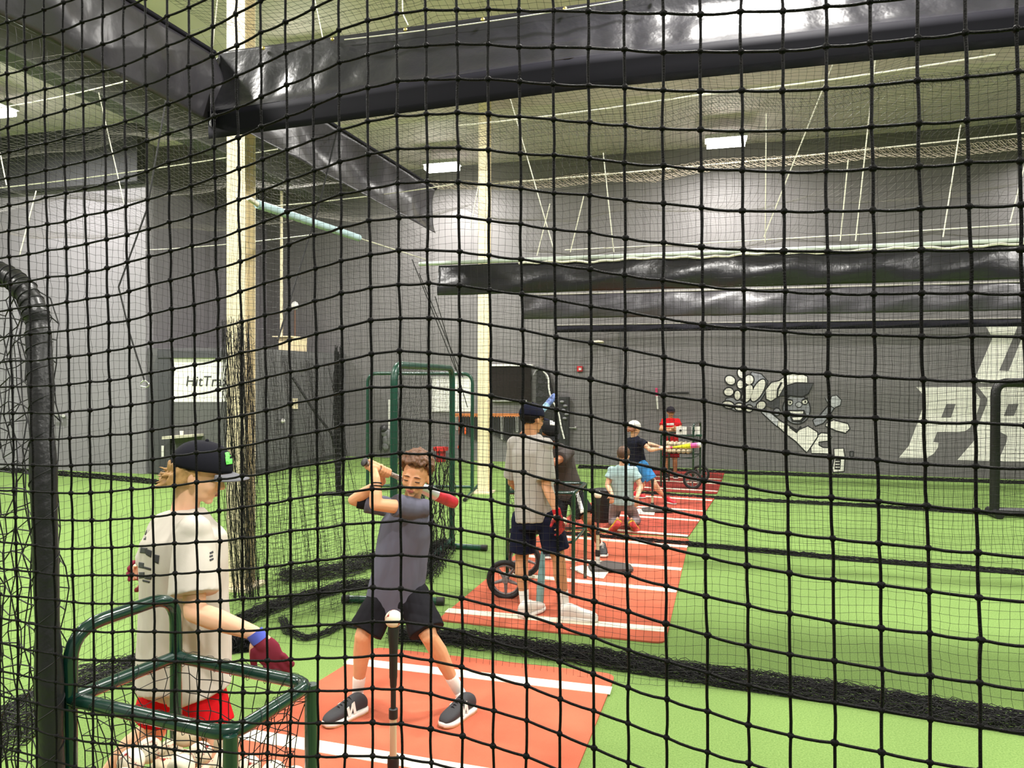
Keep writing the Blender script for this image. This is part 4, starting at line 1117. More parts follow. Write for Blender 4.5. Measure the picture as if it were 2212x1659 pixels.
# on the booth side face (X = -7.9)
XB = -7.9
def bx_(x, y): return onx(x, y, XB + 0.004)
def booth_plate(name, r_, m, lab, cat):
    o = MB().poly([bx_(x, y) for x, y in rect(*r_)], (0.015, 0, 0)).build(name, m, None, smooth=False, recalc=True); recenter(o, bx_(r_[0], r_[1])); tag(o, lab, cat); return o
booth_plate('wall_plate', (631, 861, 642, 883), M_cream, 'cream control plate on the booth side wall', 'control panel')
t = thing('wall_ball_knob', 'round white knob on the booth side wall near the cream plate', 'sensor', bx_(607, 909)); MB().ell(bx_(607, 909) + V(.04, 0, 0), (.04, .045, .045)).build('knob', M_wh, t); MB().tube([bx_(607, 909), bx_(607, 909) + V(.03, 0, 0)], .02, 8).build('stem', M_alu, t)  # plain white ball knob on a short stem
p = onx(630, 762, XB - 0.25)
t = thing('cream_box', 'cream carton sitting on top of the low booth', 'box', V(p[0], p[1], BH)); MB().box((p[0], p[1] + 0.05, BH + 0.14), (0.34, 0.5, 0.28)).build('carton', mat('cream_card', (226, 208, 170), 0.7), t, smooth=False); MB().box((p[0] - 0.05, p[1] + .02, BH + 0.29), (0.42, 0.62, 0.02)).build('lid', mat('cream_card2', (236, 220, 186), 0.7), t, smooth=False)
c0 = onx(608, 735, XB - 0.5)
t = thing('white_pole', 'thin white pole rising from the booth top toward the ceiling', 'pole', V(c0[0], c0[1], BH)); MB().tube([V(c0[0], c0[1], BH), V(c0[0], c0[1], 5.6)], 0.03, 8).build('pole', M_cream, t); MB().tube([V(c0[0], c0[1], BH), V(c0[0], c0[1], BH + 0.03)], 0.08, 12).build('foot_plate', M_alu, t)
c1 = onx(637, 690, XB - 0.45)
t = thing('stand_lamp', 'small round-headed white lamp standing on the low booth', 'lamp', V(c1[0], c1[1], BH)); MB().tube([V(c1[0], c1[1], BH), V(c1[0], c1[1], 3.2)], 0.02, 8).build('stem', mat('brownish', (96, 70, 56), 0.6), t); MB().ell((c1[0], c1[1], 3.3), (.075, .075, .09)).build('globe', M_wh, t)
# door and thermostat on the pale wall
YL = 11.1 - 0.0
door1 = struct('door_1', MB().poly([ony(x, y, YL - 0.004) for x, y in [(-60, 590), (40, 588), (40, 1013), (-60, 1010)]], (0, -0.03, 0)), mat('door_grey', (158, 156, 162), 0.5))
t = door1; MB().tube([ony(117, 897, YL - .07), ony(137, 898, YL - .07)], .014, 6).build('handle', M_alu, t); MB().tube([ony(137, 898, YL), ony(137, 898, YL - .08)], .03, 10).build('rose', M_alu, t)
t = thing('wall_gauge', 'dark thermostat on the pale wall above the door handle', 'thermostat', ony(115, 838, YL)); MB().poly([ony(x, y, YL - .002) for x, y in rect(111, 831, 120, 846)], (0, -.04, 0)).build('case', M_dark, t, smooth=False, recalc=True); MB().poly([ony(x, y, YL - .045) for x, y in rect(113, 834, 118, 838)], (0, -.004, 0)).build('display', M_hub, t, smooth=False, recalc=True)

# ================================================================ MURAL AND LETTERING (painted on the back wall)
def paint(name, pts, m, lvl, parent, org, scale, closed=True):
    return MB().poly([ony(org[0] + x / scale, org[1] + y / scale, Y1 - 0.001 - lvl * 0.002) for x, y in pts], (0, -0.002, 0)).build(name, m, parent, smooth=False, recalc=True)
M_pw = mat('mural_white', (240, 238, 228), 0.7); M_pk = mat('mural_black', (26, 26, 28), 0.7); M_pg = mat('mural_grey', (150, 152, 160), 0.7); M_pd = mat('mural_dark_grey', (74, 75, 80), 0.7); M_pl = mat('mural_light_grey', (196, 198, 204), 0.7)
OL, SL = (1880, 680), 3.605
P_P = [(357, 562), (790, 562), (855, 650), (850, 700), (820, 800), (775, 880), (740, 905), (690, 912), (520, 912), (490, 990), (532, 997), (528, 1030), (495, 1080), (440, 1115), (222, 1113), (300, 1020), (345, 900), (430, 665), (415, 625)]
P_R = [(838, 562), (1330, 562), (1390, 650), (1350, 800), (1290, 880), (1330, 930), (1270, 1145), (995, 1143), (1062, 985), (1066, 942), (1000, 905), (960, 1000), (925, 1138), (678, 1130), (805, 985), (832, 880), (905, 700), (912, 655)]
P_U = [(895, 80), (1150, 80), (1112, 180), (1003, 435), (1078, 437), (1200, 130), (1222, 80), (1460, 80), (1400, 300), (1300, 480), (1180, 535), (860, 530), (820, 480), (880, 345), (945, 195), (948, 175)]
t = thing('wall_lettering', 'huge white slanted block letters painted on the dark back wall at the right', 'lettering', ony(2130, 900, Y1))
paint('letter_p', P_P, M_pw, 0, t, OL, SL); paint('letter_r', P_R, M_pw, 0, t, OL, SL); paint('letter_u', P_U, M_pw, 0, t, OL, SL)
paint('letter_hole', [(592, 695), (665, 695), (628, 800), (552, 800)], M_wall, 1.2, t, OL, SL); paint('letter_hole', [(1075, 695), (1155, 695), (1118, 787), (1040, 787)], M_wall, 1.2, t, OL, SL)
OM, SM = (1540, 770), 6.144
t = thing('wall_mural', 'black and white cartoon ballplayer reaching with a glove, painted on the back wall', 'mural', ony(1700, 900, Y1))
def oval(cx, cy, rx, ry, rot=0, n=22):
    return [(cx + rx * math.cos(a) * math.cos(rot) - ry * math.sin(a) * math.sin(rot), cy + rx * math.cos(a) * math.sin(rot) + ry * math.sin(a) * math.cos(rot)) for a in np.linspace(0, 2 * PI, n, endpoint=False)]
def sgn_(a): return 1 if a > 0 else -1
def grow(pts, g):
    pts = np.array(pts, float); n = len(pts); area = sum(pts[i - 1][0] * pts[i][1] - pts[i][0] * pts[i - 1][1] for i in range(n)); sgn = 1 if area > 0 else -1; out = []
    for i in range(n):
        d = nrm(np.append(pts[(i + 1) % n] - pts[i - 1], 0)); out.append((pts[i][0] - sgn * d[1] * g, pts[i][1] + sgn * d[0] * g)) if False else out.append((pts[i][0] + d[1] * g * sgn_(area), pts[i][1] - d[0] * g * sgn_(area)))
    return out
def outlined(name, pts, m, lvl, g=11):
    g = g * 1.5
    paint(name + '_outline', grow(pts, g), M_pk, lvl, t, OM, SM); paint(name, pts, m, lvl + 1, t, OM, SM)
arm = [(640, 690), (720, 720), (870, 840), (960, 900), (860, 930), (800, 880), (650, 740)]
body = [(870, 850), (980, 910), (1120, 990), (1260, 930), (1385, 1010), (1385, 1060), (1300, 1190), (1245, 1270), (1100, 1120), (980, 1030), (865, 925)]
leg1 = [(1385, 1060), (1440, 1020), (1530, 1030), (1570, 1075), (1540, 1115), (1400, 1130), (1400, 1180), (1460, 1215), (1560, 1220), (1570, 1290), (1310, 1280), (1305, 1200)]
outlined('arm', arm, M_pl, 0); outlined('legs', leg1, M_pw, 0); outlined('torso', body, M_pw, 2)
outlined('back_arm', [(1330, 850), (1420, 790), (1540, 650), (1600, 690), (1530, 800), (1460, 880), (1360, 920)], M_pg, 2)
outlined('hand', [(1490, 540), (1555, 600), (1580, 530), (1640, 520), (1700, 580), (1690, 640), (1610, 680), (1540, 640)], M_pl, 4, 8)
outlined('shoe', [(1510, 890), (1600, 850), (1790, 900), (1810, 960), (1760, 1010), (1640, 980), (1500, 920)], M_pw, 2)
outlined('shoe', [(1610, 1230), (1730, 1225), (1745, 1330), (1735, 1520), (1600, 1530), (1590, 1480), (1620, 1350)], M_pw, 2)
paint('shoe_lace', [(1625, 1330), (1700, 1330), (1690, 1500), (1612, 1495)], M_pk, 6, t, OM, SM)
for i in range(4): paint('shoe_lace', [(1625, 1350 + i * 38), (1680, 1350 + i * 38), (1680, 1362 + i * 38), (1625, 1362 + i * 38)], M_pw, 8, t, OM, SM)
outlined('glove', [(380, 600), (400, 420), (520, 210), (640, 240), (720, 330), (700, 460), (640, 560), (560, 660), (470, 730), (300, 720), (140, 640), (180, 560), (300, 540)], M_pg, 2)
for (cx, cy, rx, ry, ro) in ((375, 225, 42, 62, -.3), (230, 315, 66, 52, .5), (365, 370, 40, 52, 0), (210, 470, 60, 48, 0), (325, 515, 38, 58, 0), (205, 640, 72, 40, .2), (350, 670, 58, 44, .1), (480, 690, 44, 40, 0), (480, 310, 56, 62, .3), (460, 490, 60, 120, .35), (600, 450, 62, 160, .5), (640, 650, 60, 48, -.6)):
    outlined('glove_pad', oval(cx, cy, rx, ry, ro), M_pw, 5, 12)
outlined('head', oval(1110, 700, 175, 190, -.15), M_pg, 5)
paint('hair', [(690, 650), (780, 570), (890, 530), (880, 700), (800, 690)], M_pd, 8, t, OM, SM)
outlined('ear', oval(850, 735, 42, 44), M_pg, 8, 8)
outlined('cap_crown', [(710, 560), (700, 450), (780, 350), (880, 330), (980, 250), (1150, 225), (1250, 270), (1255, 360), (1000, 380), (880, 520), (770, 590)], M_pw, 9)
outlined('cap_brim', [(890, 520), (960, 400), (1100, 360), (1330, 360), (1260, 490), (1180, 530), (1000, 510)], M_pd, 11)
paint('cap_seam', [(840, 560), (850, 430), (900, 340), (925, 345), (875, 440), (862, 560)], M_pk, 12, t, OM, SM)
for (cx, cy) in ((1020, 610), (1220, 600)):
    outlined('eye', oval(cx, cy, 34, 32), M_pw, 9, 8); paint('pupil', oval(cx + 6, cy + 2, 12, 14), M_pk, 12, t, OM, SM)
paint('brow', [(970, 560), (1060, 575), (1060, 590), (968, 578)], M_pk, 12, t, OM, SM); paint('brow', [(1180, 575), (1260, 540), (1264, 560), (1184, 592)], M_pk, 12, t, OM, SM)
outlined('nose', oval(1140, 640, 38, 30), M_pl, 9, 7)
outlined('mouth', [(1000, 715), (1210, 715), (1245, 800), (1170, 870), (1050, 860)], M_pk, 9, 5)
paint('teeth', [(1010, 728), (1200, 726), (1195, 758), (1015, 766)], M_pw, 12, t, OM, SM); paint('teeth', [(1050, 812), (1190, 805), (1160, 842), (1070, 845)], M_pw, 12, t, OM, SM)
paint('collar', [(1020, 920), (1110, 985), (1160, 920), (1180, 940), (1110, 1020), (1010, 945)], M_pk, 5, t, OM, SM)
# ================================================================ PEOPLE
from mathutils.bvhtree import BVHTree
def frame(fwd, up):
    f = nrm(fwd); r = nrm(np.cross(f, up)); u = np.cross(r, f)
    return np.array([r, f, u]).T          # columns right, forward, up
def skin_mat(name, rgb):
    m = mat(name, rgb, 0.5, spec=0.35, vary=(14, 0.05))
    b = m.node_tree.nodes['Principled BSDF']; b.inputs['Subsurface Weight'].default_value = 0.12
    b.inputs['Subsurface Radius'].default_value = (0.02, 0.008, 0.004); b.inputs['Subsurface Scale'].default_value = 0.5
    return m
def decal(name, objs, poly, m, parent, off=0.0015, n=10):
    """thin patch moulded on the surface of obj inside the 4-corner outline poly seen from the eye"""
    o = objs; dg = bpy.context.evaluated_depsgraph_get(); mesh = o.data
    inv = o.matrix_world.inverted()
    bv = BVHTree.FromPolygons([v.co[:] for v in mesh.vertices], [p.vertices[:] for p in mesh.polygons])
    P = []; ok = True
    a, b, c, d = [np.array(q, float) for q in poly]
    mw = Matrix.Identity(4)
    for i in range(n + 1):
        for j in range(n + 1):
            u, v = i / n, j / n
            q = (a * (1 - u) + b * u) * (1 - v) + (d * (1 - u) + c * u) * v
            dr = Vector(nrm(ray(q[0], q[1]))); h = bv.ray_cast(Vector(EYE), dr)
            if h[0] is None: ok = False; P.append(None)
            else: P.append(np.array(h[0]) - np.array(dr) * off)
    F = []
    idx = {}; VV = []
    for i in range(n):
        for j in range(n):
            k = [i * (n + 1) + j, (i + 1) * (n + 1) + j, (i + 1) * (n + 1) + j + 1, i * (n + 1) + j + 1]
            if any(P[q] is None for q in k): continue
            if max(np.linalg.norm(P[k[0]] - P[k[2]]), np.linalg.norm(P[k[1]] - P[k[3]])) > 0.06: continue
            f = []
            for q in k:
                if q not in idx: idx[q] = len(VV); VV.append(P[q])
                f.append(idx[q])
            F.append(tuple(f))
    if not F: return None
    ob = MB().add(VV, F).build(name, m, parent, smooth='full')
    s = ob.modifiers.new('solid', 'SOLIDIFY'); s.thickness = 0.0015; s.offset = 0
    return ob

def add_head(mb, c, R, H):
    k = H / 0.225
    def E(p, r, rot=None):
        M = R if rot is None else R @ rot
        mb.ell(c + R @ (V(*p) * k), V(*r) * k, M, nu=18, nv=12)
    def Cn(p, q, a, b): mb.cone(c + R @ (V(*p) * k), c + R @ (V(*q) * k), a * k, b * k, 10)
    E((0, -0.012, 0.026), (0.072, 0.090, 0.082))           # cranium
    E((0, 0.022, -0.020), (0.060, 0.066, 0.072))           # face mass
    E((0, 0.030, -0.066), (0.046, 0.048, 0.036))           # jaw
    E((0, 0.062, -0.094), (0.020, 0.018, 0.016))           # chin
    for s in (-1, 1):
        E((s * 0.034, 0.052, -0.034), (0.024, 0.026, 0.026))  # cheek
        E((s * 0.026, 0.076, 0.014), (0.024, 0.010, 0.008))   # brow ridge
        E((s * 0.030, 0.071, -0.006), (0.0155, 0.0125, 0.0115))   # eyelid
        E((s * 0.072, -0.008, -0.014), (0.009, 0.018, 0.030), np.array([[math.cos(s * .35), -math.sin(s * .35), 0], [math.sin(s * .35), math.cos(s * .35), 0], [0, 0, 1]]))
        E((s * 0.011, 0.092, -0.041), (0.008, 0.009, 0.007))  # nostril wing
    Cn((0, 0.078, 0.006), (0, 0.098, -0.032), 0.0075, 0.0105)
    E((0, 0.101, -0.036), (0.010, 0.010, 0.009))
    E((0, 0.078, -0.062), (0.024, 0.012, 0.0065)); E((0, 0.076, -0.071), (0.021, 0.012, 0.0065))
def face_parts(body, c, R, H, lipm, look=0.0, brow=(60, 40, 28), closed=False):
    k = H / 0.225; T = lambda *p: c + R @ (V(*p) * k)
    for s in (-1, 1):
        if not closed:
            MB().ell(T(s * 0.030, 0.0755, -0.008), V(0.0125, 0.0095, 0.0062) * k, R, nu=14, nv=8).build('eye', mat('eye_white', (225, 220, 212), 0.25), body)
            MB().ell(T(s * 0.030 - 0.002, 0.0835, -0.0105), V(0.0050, 0.0026, 0.0046) * k, R, nu=12, nv=6).build('iris', mat('iris', (46, 30, 20), 0.2), body)
        b = MB(); b.tube([T(s * (0.030 + q * 0.014), 0.0845 - 0.006 * q * q, -0.0055 + 0.002 * (1 - q * q) - (0.005 if closed else 0.0)) for q in np.linspace(-1, 1, 9)], 0.0024 * k, 5); b.build('eyelashes', mat('lash', (30, 20, 16), 0.6), body)
        b = MB(); b.tube([T(s * (0.031 + q * 0.019), 0.087 - 0.011 * max(q, 0) ** 2, 0.0145 + 0.004 * (1 - q * q) - 0.002 * q) for q in np.linspace(-1, 1, 9)], [0.0014 * k, 0.0024 * k, 0.0027 * k, 0.0027 * k, 0.0027 * k, 0.0024 * k, 0.0021 * k, 0.0016 * k, 0.001 * k], 6); b.build('eyebrow', mat('brow%d' % brow[0], brow, 0.8), body)
    MB().ell(T(0, 0.0860, -0.0625), V(0.0205, 0.006, 0.0042) * k, R, nu=16, nv=8).ell(T(0, 0.0835, -0.0705), V(0.0175, 0.0065, 0.0046) * k, R, nu=16, nv=8).build('lips', lipm, body)
    MB().tube([T(q * 0.021, 0.0910 - 0.010 * q * q, -0.0665) for q in np.linspace(-1, 1, 9)], 0.0009 * k, 4).build('mouth_line', mat('mouth_dark', (96, 44, 38), 0.6), body)
def hair(body, c, R, H, m, kind='short', n=520, seed=1, voxel=0.0045, low=-0.05, capped=False):
    k = H / 0.225; rs = np.random.RandomState(seed); mb = MB()
    cen = V(0, -0.012, 0.026)
    for i in range(n):
        z = 1 - 2 * (i + 0.5) / n; a = i * 2.39996; r = math.sqrt(1 - z * z); d = V(r * math.cos(a), r * math.sin(a), z)
        p = cen + d * V(0.074, 0.092, 0.084)
        f = p[1]; side = abs(p[0])
        if f > 0.035: lim = 0.072
        elif f > 0.0: lim = 0.012 + 0.055 * (f / 0.035)
        elif f > -0.03: lim = 0.008
        else: lim = low + 0.02
        if kind == 'tail': lim -= 0.015
        if p[2] < lim or (capped and p[2] > 0.022): continue
        top = max(0, d[2])
        if kind == 'curly':
            if d[2] < 0.12: h = 0.004
            else: h = 0.011 + 0.016 * top + (0.010 if f > 0.0 and d[2] > 0.3 else 0)
            q = p + d * (h * rs.uniform(0.7, 1.2)); s = 0.0075 + 0.006 * top
            if d[2] < 0.12: s = 0.0065
            mb.ell(c + R @ (q * k), V(s, s, s) * k * rs.uniform(0.75, 1.25, 3), R, nu=8, nv=6)
            mb.ell(c + R @ ((p + d * 0.001) * k), V(0.011, 0.011, 0.011) * k, R, nu=8, nv=6)
        else:
            q = p + d * 0.003; dn = nrm(V(0, -0.5, -1) - d * np.dot(V(0, -0.5, -1), d))
            e = q + dn * 0.022 + d * 0.003 * rs.uniform(0, 1)
            mb.cone(c + R @ (q * k), c + R @ (e * k), 0.0085 * k, 0.0045 * k, 6)
    if kind == 'tail':   # tuft sticking out at the nape
        for i in range(70):
            p = V(rs.uniform(-0.05, 0.05), -0.088 + rs.uniform(-.01, .02), rs.uniform(-0.065, -0.015)); e = p + V(rs.uniform(-.015, .015), -rs.uniform(0.02, 0.055), rs.uniform(-0.035, 0.012))
            mb.cone(c + R @ (p * k), c + R @ (e * k), 0.0085 * k, 0.002 * k, 6)
        for i in range(40):
            for s in (-1, 1):
                p = V(s * 0.066, rs.uniform(-.08, -.02), rs.uniform(-0.035, 0.0)); e = p + V(s * 0.002, -0.012, -rs.uniform(0.01, 0.03)); mb.cone(c + R @ (p * k), c + R @ (e * k), 0.009 * k, 0.004 * k, 6)
    return fuse(mb, 'hair', m, body, voxel, 1)
def cap(body, c, R, H, m, brim_m, under=None, tilt=0.0, logo=None):
    k = H / 0.225; cen = V(0, -0.010, 0.030); n = 28; P = []; rows = 12
    Rt = R @ np.array([[1, 0, 0], [0, math.cos(tilt), -math.sin(tilt)], [0, math.sin(tilt), math.cos(tilt)]])
    for i in range(rows + 1):
        th = (PI / 2 + 0.12) * i / rows
        for j in range(n):
            a = 2 * PI * j / n
            ry = 0.107 if math.sin(a) > 0 else 0.106
            P.append(c + Rt @ ((cen + V(math.sin(th) ** 0.85 * math.cos(a) * 0.088, math.sin(th) ** 0.85 * math.sin(a) * ry, math.cos(th) * 0.088 - 0.004 if i < rows else -0.016)) * k) if th <= PI / 2 else c + Rt @ ((cen + V(math.cos(a) * 0.088, math.sin(a) * ry, -0.014)) * k))
    F = [(i * n + j, i * n + (j + 1) % n, (i + 1) * n + (j + 1) % n, (i + 1) * n + j) for i in range(rows) for j in range(n)]
    cr = MB().add(P, F).build('cap', m, body, smooth='full', recalc=True)
    s = cr.modifiers.new('solid', 'SOLIDIFY'); s.thickness = 0.004
    Q = []; nn = 18
    for i in range(nn + 1):
        a = math.radians(32 + 116 * i / nn)
        for j in range(6):
            t = j / 5
            x = math.cos(a) * (0.088 + t * 0.006); y = math.sin(a) * 0.106 + t * 0.064 * math.sin(PI * i / nn) ** 0.6
            Q.append(c + Rt @ ((cen + V(x, y, -0.016 - 0.010 * t * 1.0 - 0.018 * (math.cos(a) ** 2) * (0.3 + t))) * k))
    F = [(i * 6 + j, (i + 1) * 6 + j, (i + 1) * 6 + j + 1, i * 6 + j + 1) for i in range(nn) for j in range(5)]
    br = MB().add(Q, F).build('brim', brim_m, cr, smooth='full', recalc=True)
    s = br.modifiers.new('solid', 'SOLIDIFY'); s.thickness = 0.004; s.offset = 0
    MB().ell(c + Rt @ ((cen + V(0, 0, 0.085)) * k), (0.007 * k,) * 3).build('button', m, cr)
    return cr
def grip_hand(mb, hp, axis, wrist, rh, sc, flip=1):
    """hand closed round a bat handle at hp"""
    a = nrm(axis); n = wrist - hp; n = nrm(n - a * np.dot(n, a)); t = np.cross(a, n) * flip
    pc = hp + n * (rh + 0.013 * sc)
    mb.ell(pc + n * 0.002, V(0.040, 0.028, 0.016) * sc, np.array([a, t, n]).T, nu=12, nv=8)
    mb.cone(pc, wrist, 0.020 * sc, 0.022 * sc)
    for i in range(4):
        off = a * (i - 1.5) * 0.0195 * sc; pts = []
        for q in (35, 80, 130, 185, 225):
            r = rh + 0.0085 * sc; qa = math.radians(q); pts.append(hp + off + n * math.cos(qa) * r + t * math.sin(qa) * r)
        mb.chain(pts, [0.0098 * sc, 0.0096 * sc, 0.009 * sc, 0.0085 * sc, 0.0078 * sc], 8)
    pts = []
    for q, o in ((-20, 0.9), (-60, 1.5), (-110, 1.75), (-150, 1.7)):
        r = rh + 0.010 * sc; qa = math.radians(q); pts.append(hp + a * o * 0.0195 * sc + n * math.cos(qa) * r + t * math.sin(qa) * r)
    mb.chain(pts, [0.012 * sc, 0.011 * sc, 0.0098 * sc, 0.0088 * sc], 8)
def open_hand(mb, wrist, d, palm, sc, curl=0.5, thumb=1):
    """relaxed hand from the wrist along d with the palm facing 'palm'"""
    d = nrm(d); p = nrm(palm - d * np.dot(palm, d)); s = np.cross(d, p)
    R_ = np.array([s, d, p]).T
    mb.cone(wrist, wrist + d * 0.03 * sc, 0.023 * sc, 0.022 * sc)
    mb.ell(wrist + d * 0.052 * sc, V(0.038, 0.046, 0.015) * sc, R_, nu=12, nv=8)
    for i, L in enumerate((0.9, 1.0, 0.94, 0.75)):
        b = wrist + d * 0.088 * sc + s * (i - 1.5) * 0.0185 * sc; ang = 0.0; pts = [b]; dd = d
        for j, l in enumerate((0.036, 0.024, 0.018)):
            ang += curl * (0.5 + 0.35 * j); dd = d * math.cos(ang) + p * math.sin(ang); pts.append(pts[-1] + dd * l * L * sc)
        mb.chain(pts, [0.0095 * sc, 0.009 * sc, 0.0083 * sc, 0.0072 * sc], 8)
    b = wrist + d * 0.028 * sc - s * thumb * 0.026 * sc; e = nrm(d * 0.7 - s * thumb * 0.7 + p * 0.35)
    mb.chain([b, b + e * 0.032 * sc, b + e * 0.032 * sc + nrm(e + d * 0.6 + p * 0.3) * 0.026 * sc], [0.013 * sc, 0.0105 * sc, 0.0088 * sc], 8)
def shoe(parent, heel, toe, L, up_m, sole_m, gum_m=None, lace_m=None, wide=1.0, logo=False, up=None, side_m=None, flat=True):
    heel = V(*heel); toe = V(*toe); d = nrm(toe - heel); up = V(0, 0, 1) if up is None else nrm(up); up = nrm(up - d * np.dot(up, d)); s = np.cross(d, up)
    base = heel - d * 0.012
    st = [(-0.0, .30, .5, .055), (0.04, .40, 1, .078), (0.16, .43, 1, .095), (0.28, .42, 1, .100), (0.40, .43, 1, .086), (0.55, .47, 1, .068), (0.72, .52, 1, .054), (0.86, .48, 1, .045), (0.95, .36, 1, .034), (1.0, .2, 1, .02)]
    k = L / 0.27; rings = []; sr = []
    for t, w, _, h in st:
        c = base + d * L * t; w_ = w * 0.095 * k * wide; h_ = h * k
        rings.append((c + up * (0.020 * k + h_ / 2), s * w_ * 0.96, up * h_ / 2))
        rise = (0.012 * max(0, t - 0.8) / 0.2 + 0.008 * max(0, 0.1 - t) / 0.1) * k
        sr.append((c + up * (0.015 * k + rise * .5), s * w_ * 1.07, up * (0.017 * k - rise * .3)))
    sh = MB().loft(rings, 18, 2.4).build('shoe', up_m, parent, smooth='full')
    sb = sh.modifiers.new('sub', 'SUBSURF'); sb.levels = 1; sb.render_levels = 1
    so = MB().loft(sr, 22, 3.2).build('sole', sole_m, sh, smooth='full')
    if gum_m:
        MB().loft([(c - up * 0.013 * k, u * 1.01, v * 0.30) for c, u, v in sr], 22, 3.2).build('outsole', gum_m, sh, smooth='full')
    if lace_m:
        b = MB()
        for i in range(5):
            t = 0.40 + i * 0.065; h = np.interp(t, [x[0] for x in st], [x[3] for x in st]) * k; c = base + d * L * t + up * (0.020 * k + h * 0.985)
            b.tube([c - s * 0.020 * k - up * 0.006, c + up * 0.004, c + s * 0.020 * k - up * 0.006], 0.0028 * k, 5)
        b.build('laces', lace_m, sh)
    if side_m:
        for q in (-1, 1):
            t0, t1 = 0.34, 0.60; pts = []
            def sp_(t, hh):
                w_ = np.interp(t, [x[0] for x in st], [x[1] for x in st]) * 0.095 * k * wide; h_ = np.interp(t, [x[0] for x in st], [x[3] for x in st]) * k
                return base + d * L * t + up * (0.020 * k + h_ * hh) + s * q * w_ * (0.99 - 0.5 * max(0, hh - 0.5))
            b = MB()
            for (a_, b_, c_, e_) in (((t0, .12), (t0 + .06, .12), (t0 + .09, .82), (t0 + .03, .82)), ((t0 + .03, .82), (t0 + .09, .82), (t1 - .06, .12), (t1 - .12, .12)), ((t1 - .12, .12), (t1 - .06, .12), (t1 - .03, .82), (t1 - .09, .82))):
                b.poly([sp_(*a_), sp_(*b_), sp_(*c_), sp_(*e_)], s * q * 0.003)
            b.build('side_mark', side_m, sh, smooth=False, recalc=True)
    return sh

def wrinkles(seed, amp, dirs=5, freq=(38, 120), vert=0.4):
    rs = np.random.RandomState(seed); K = []
    for i in range(dirs):
        v = rs.normal(0, 1, 3); v[2] *= vert; K.append((nrm(v) * rs.uniform(*freq), rs.uniform(0, 6), rs.uniform(0.4, 1)))
    def f(co):
        o = np.zeros(len(co)); w = 0.012 * np.sin(co @ V(9, 7, 13) + seed)
        for v, p, a in K: o += a * (np.abs(np.sin((co + w[:, None]) @ v * 0.5 + p)) - 0.6)
        return amp * o / dirs * 2
    return f

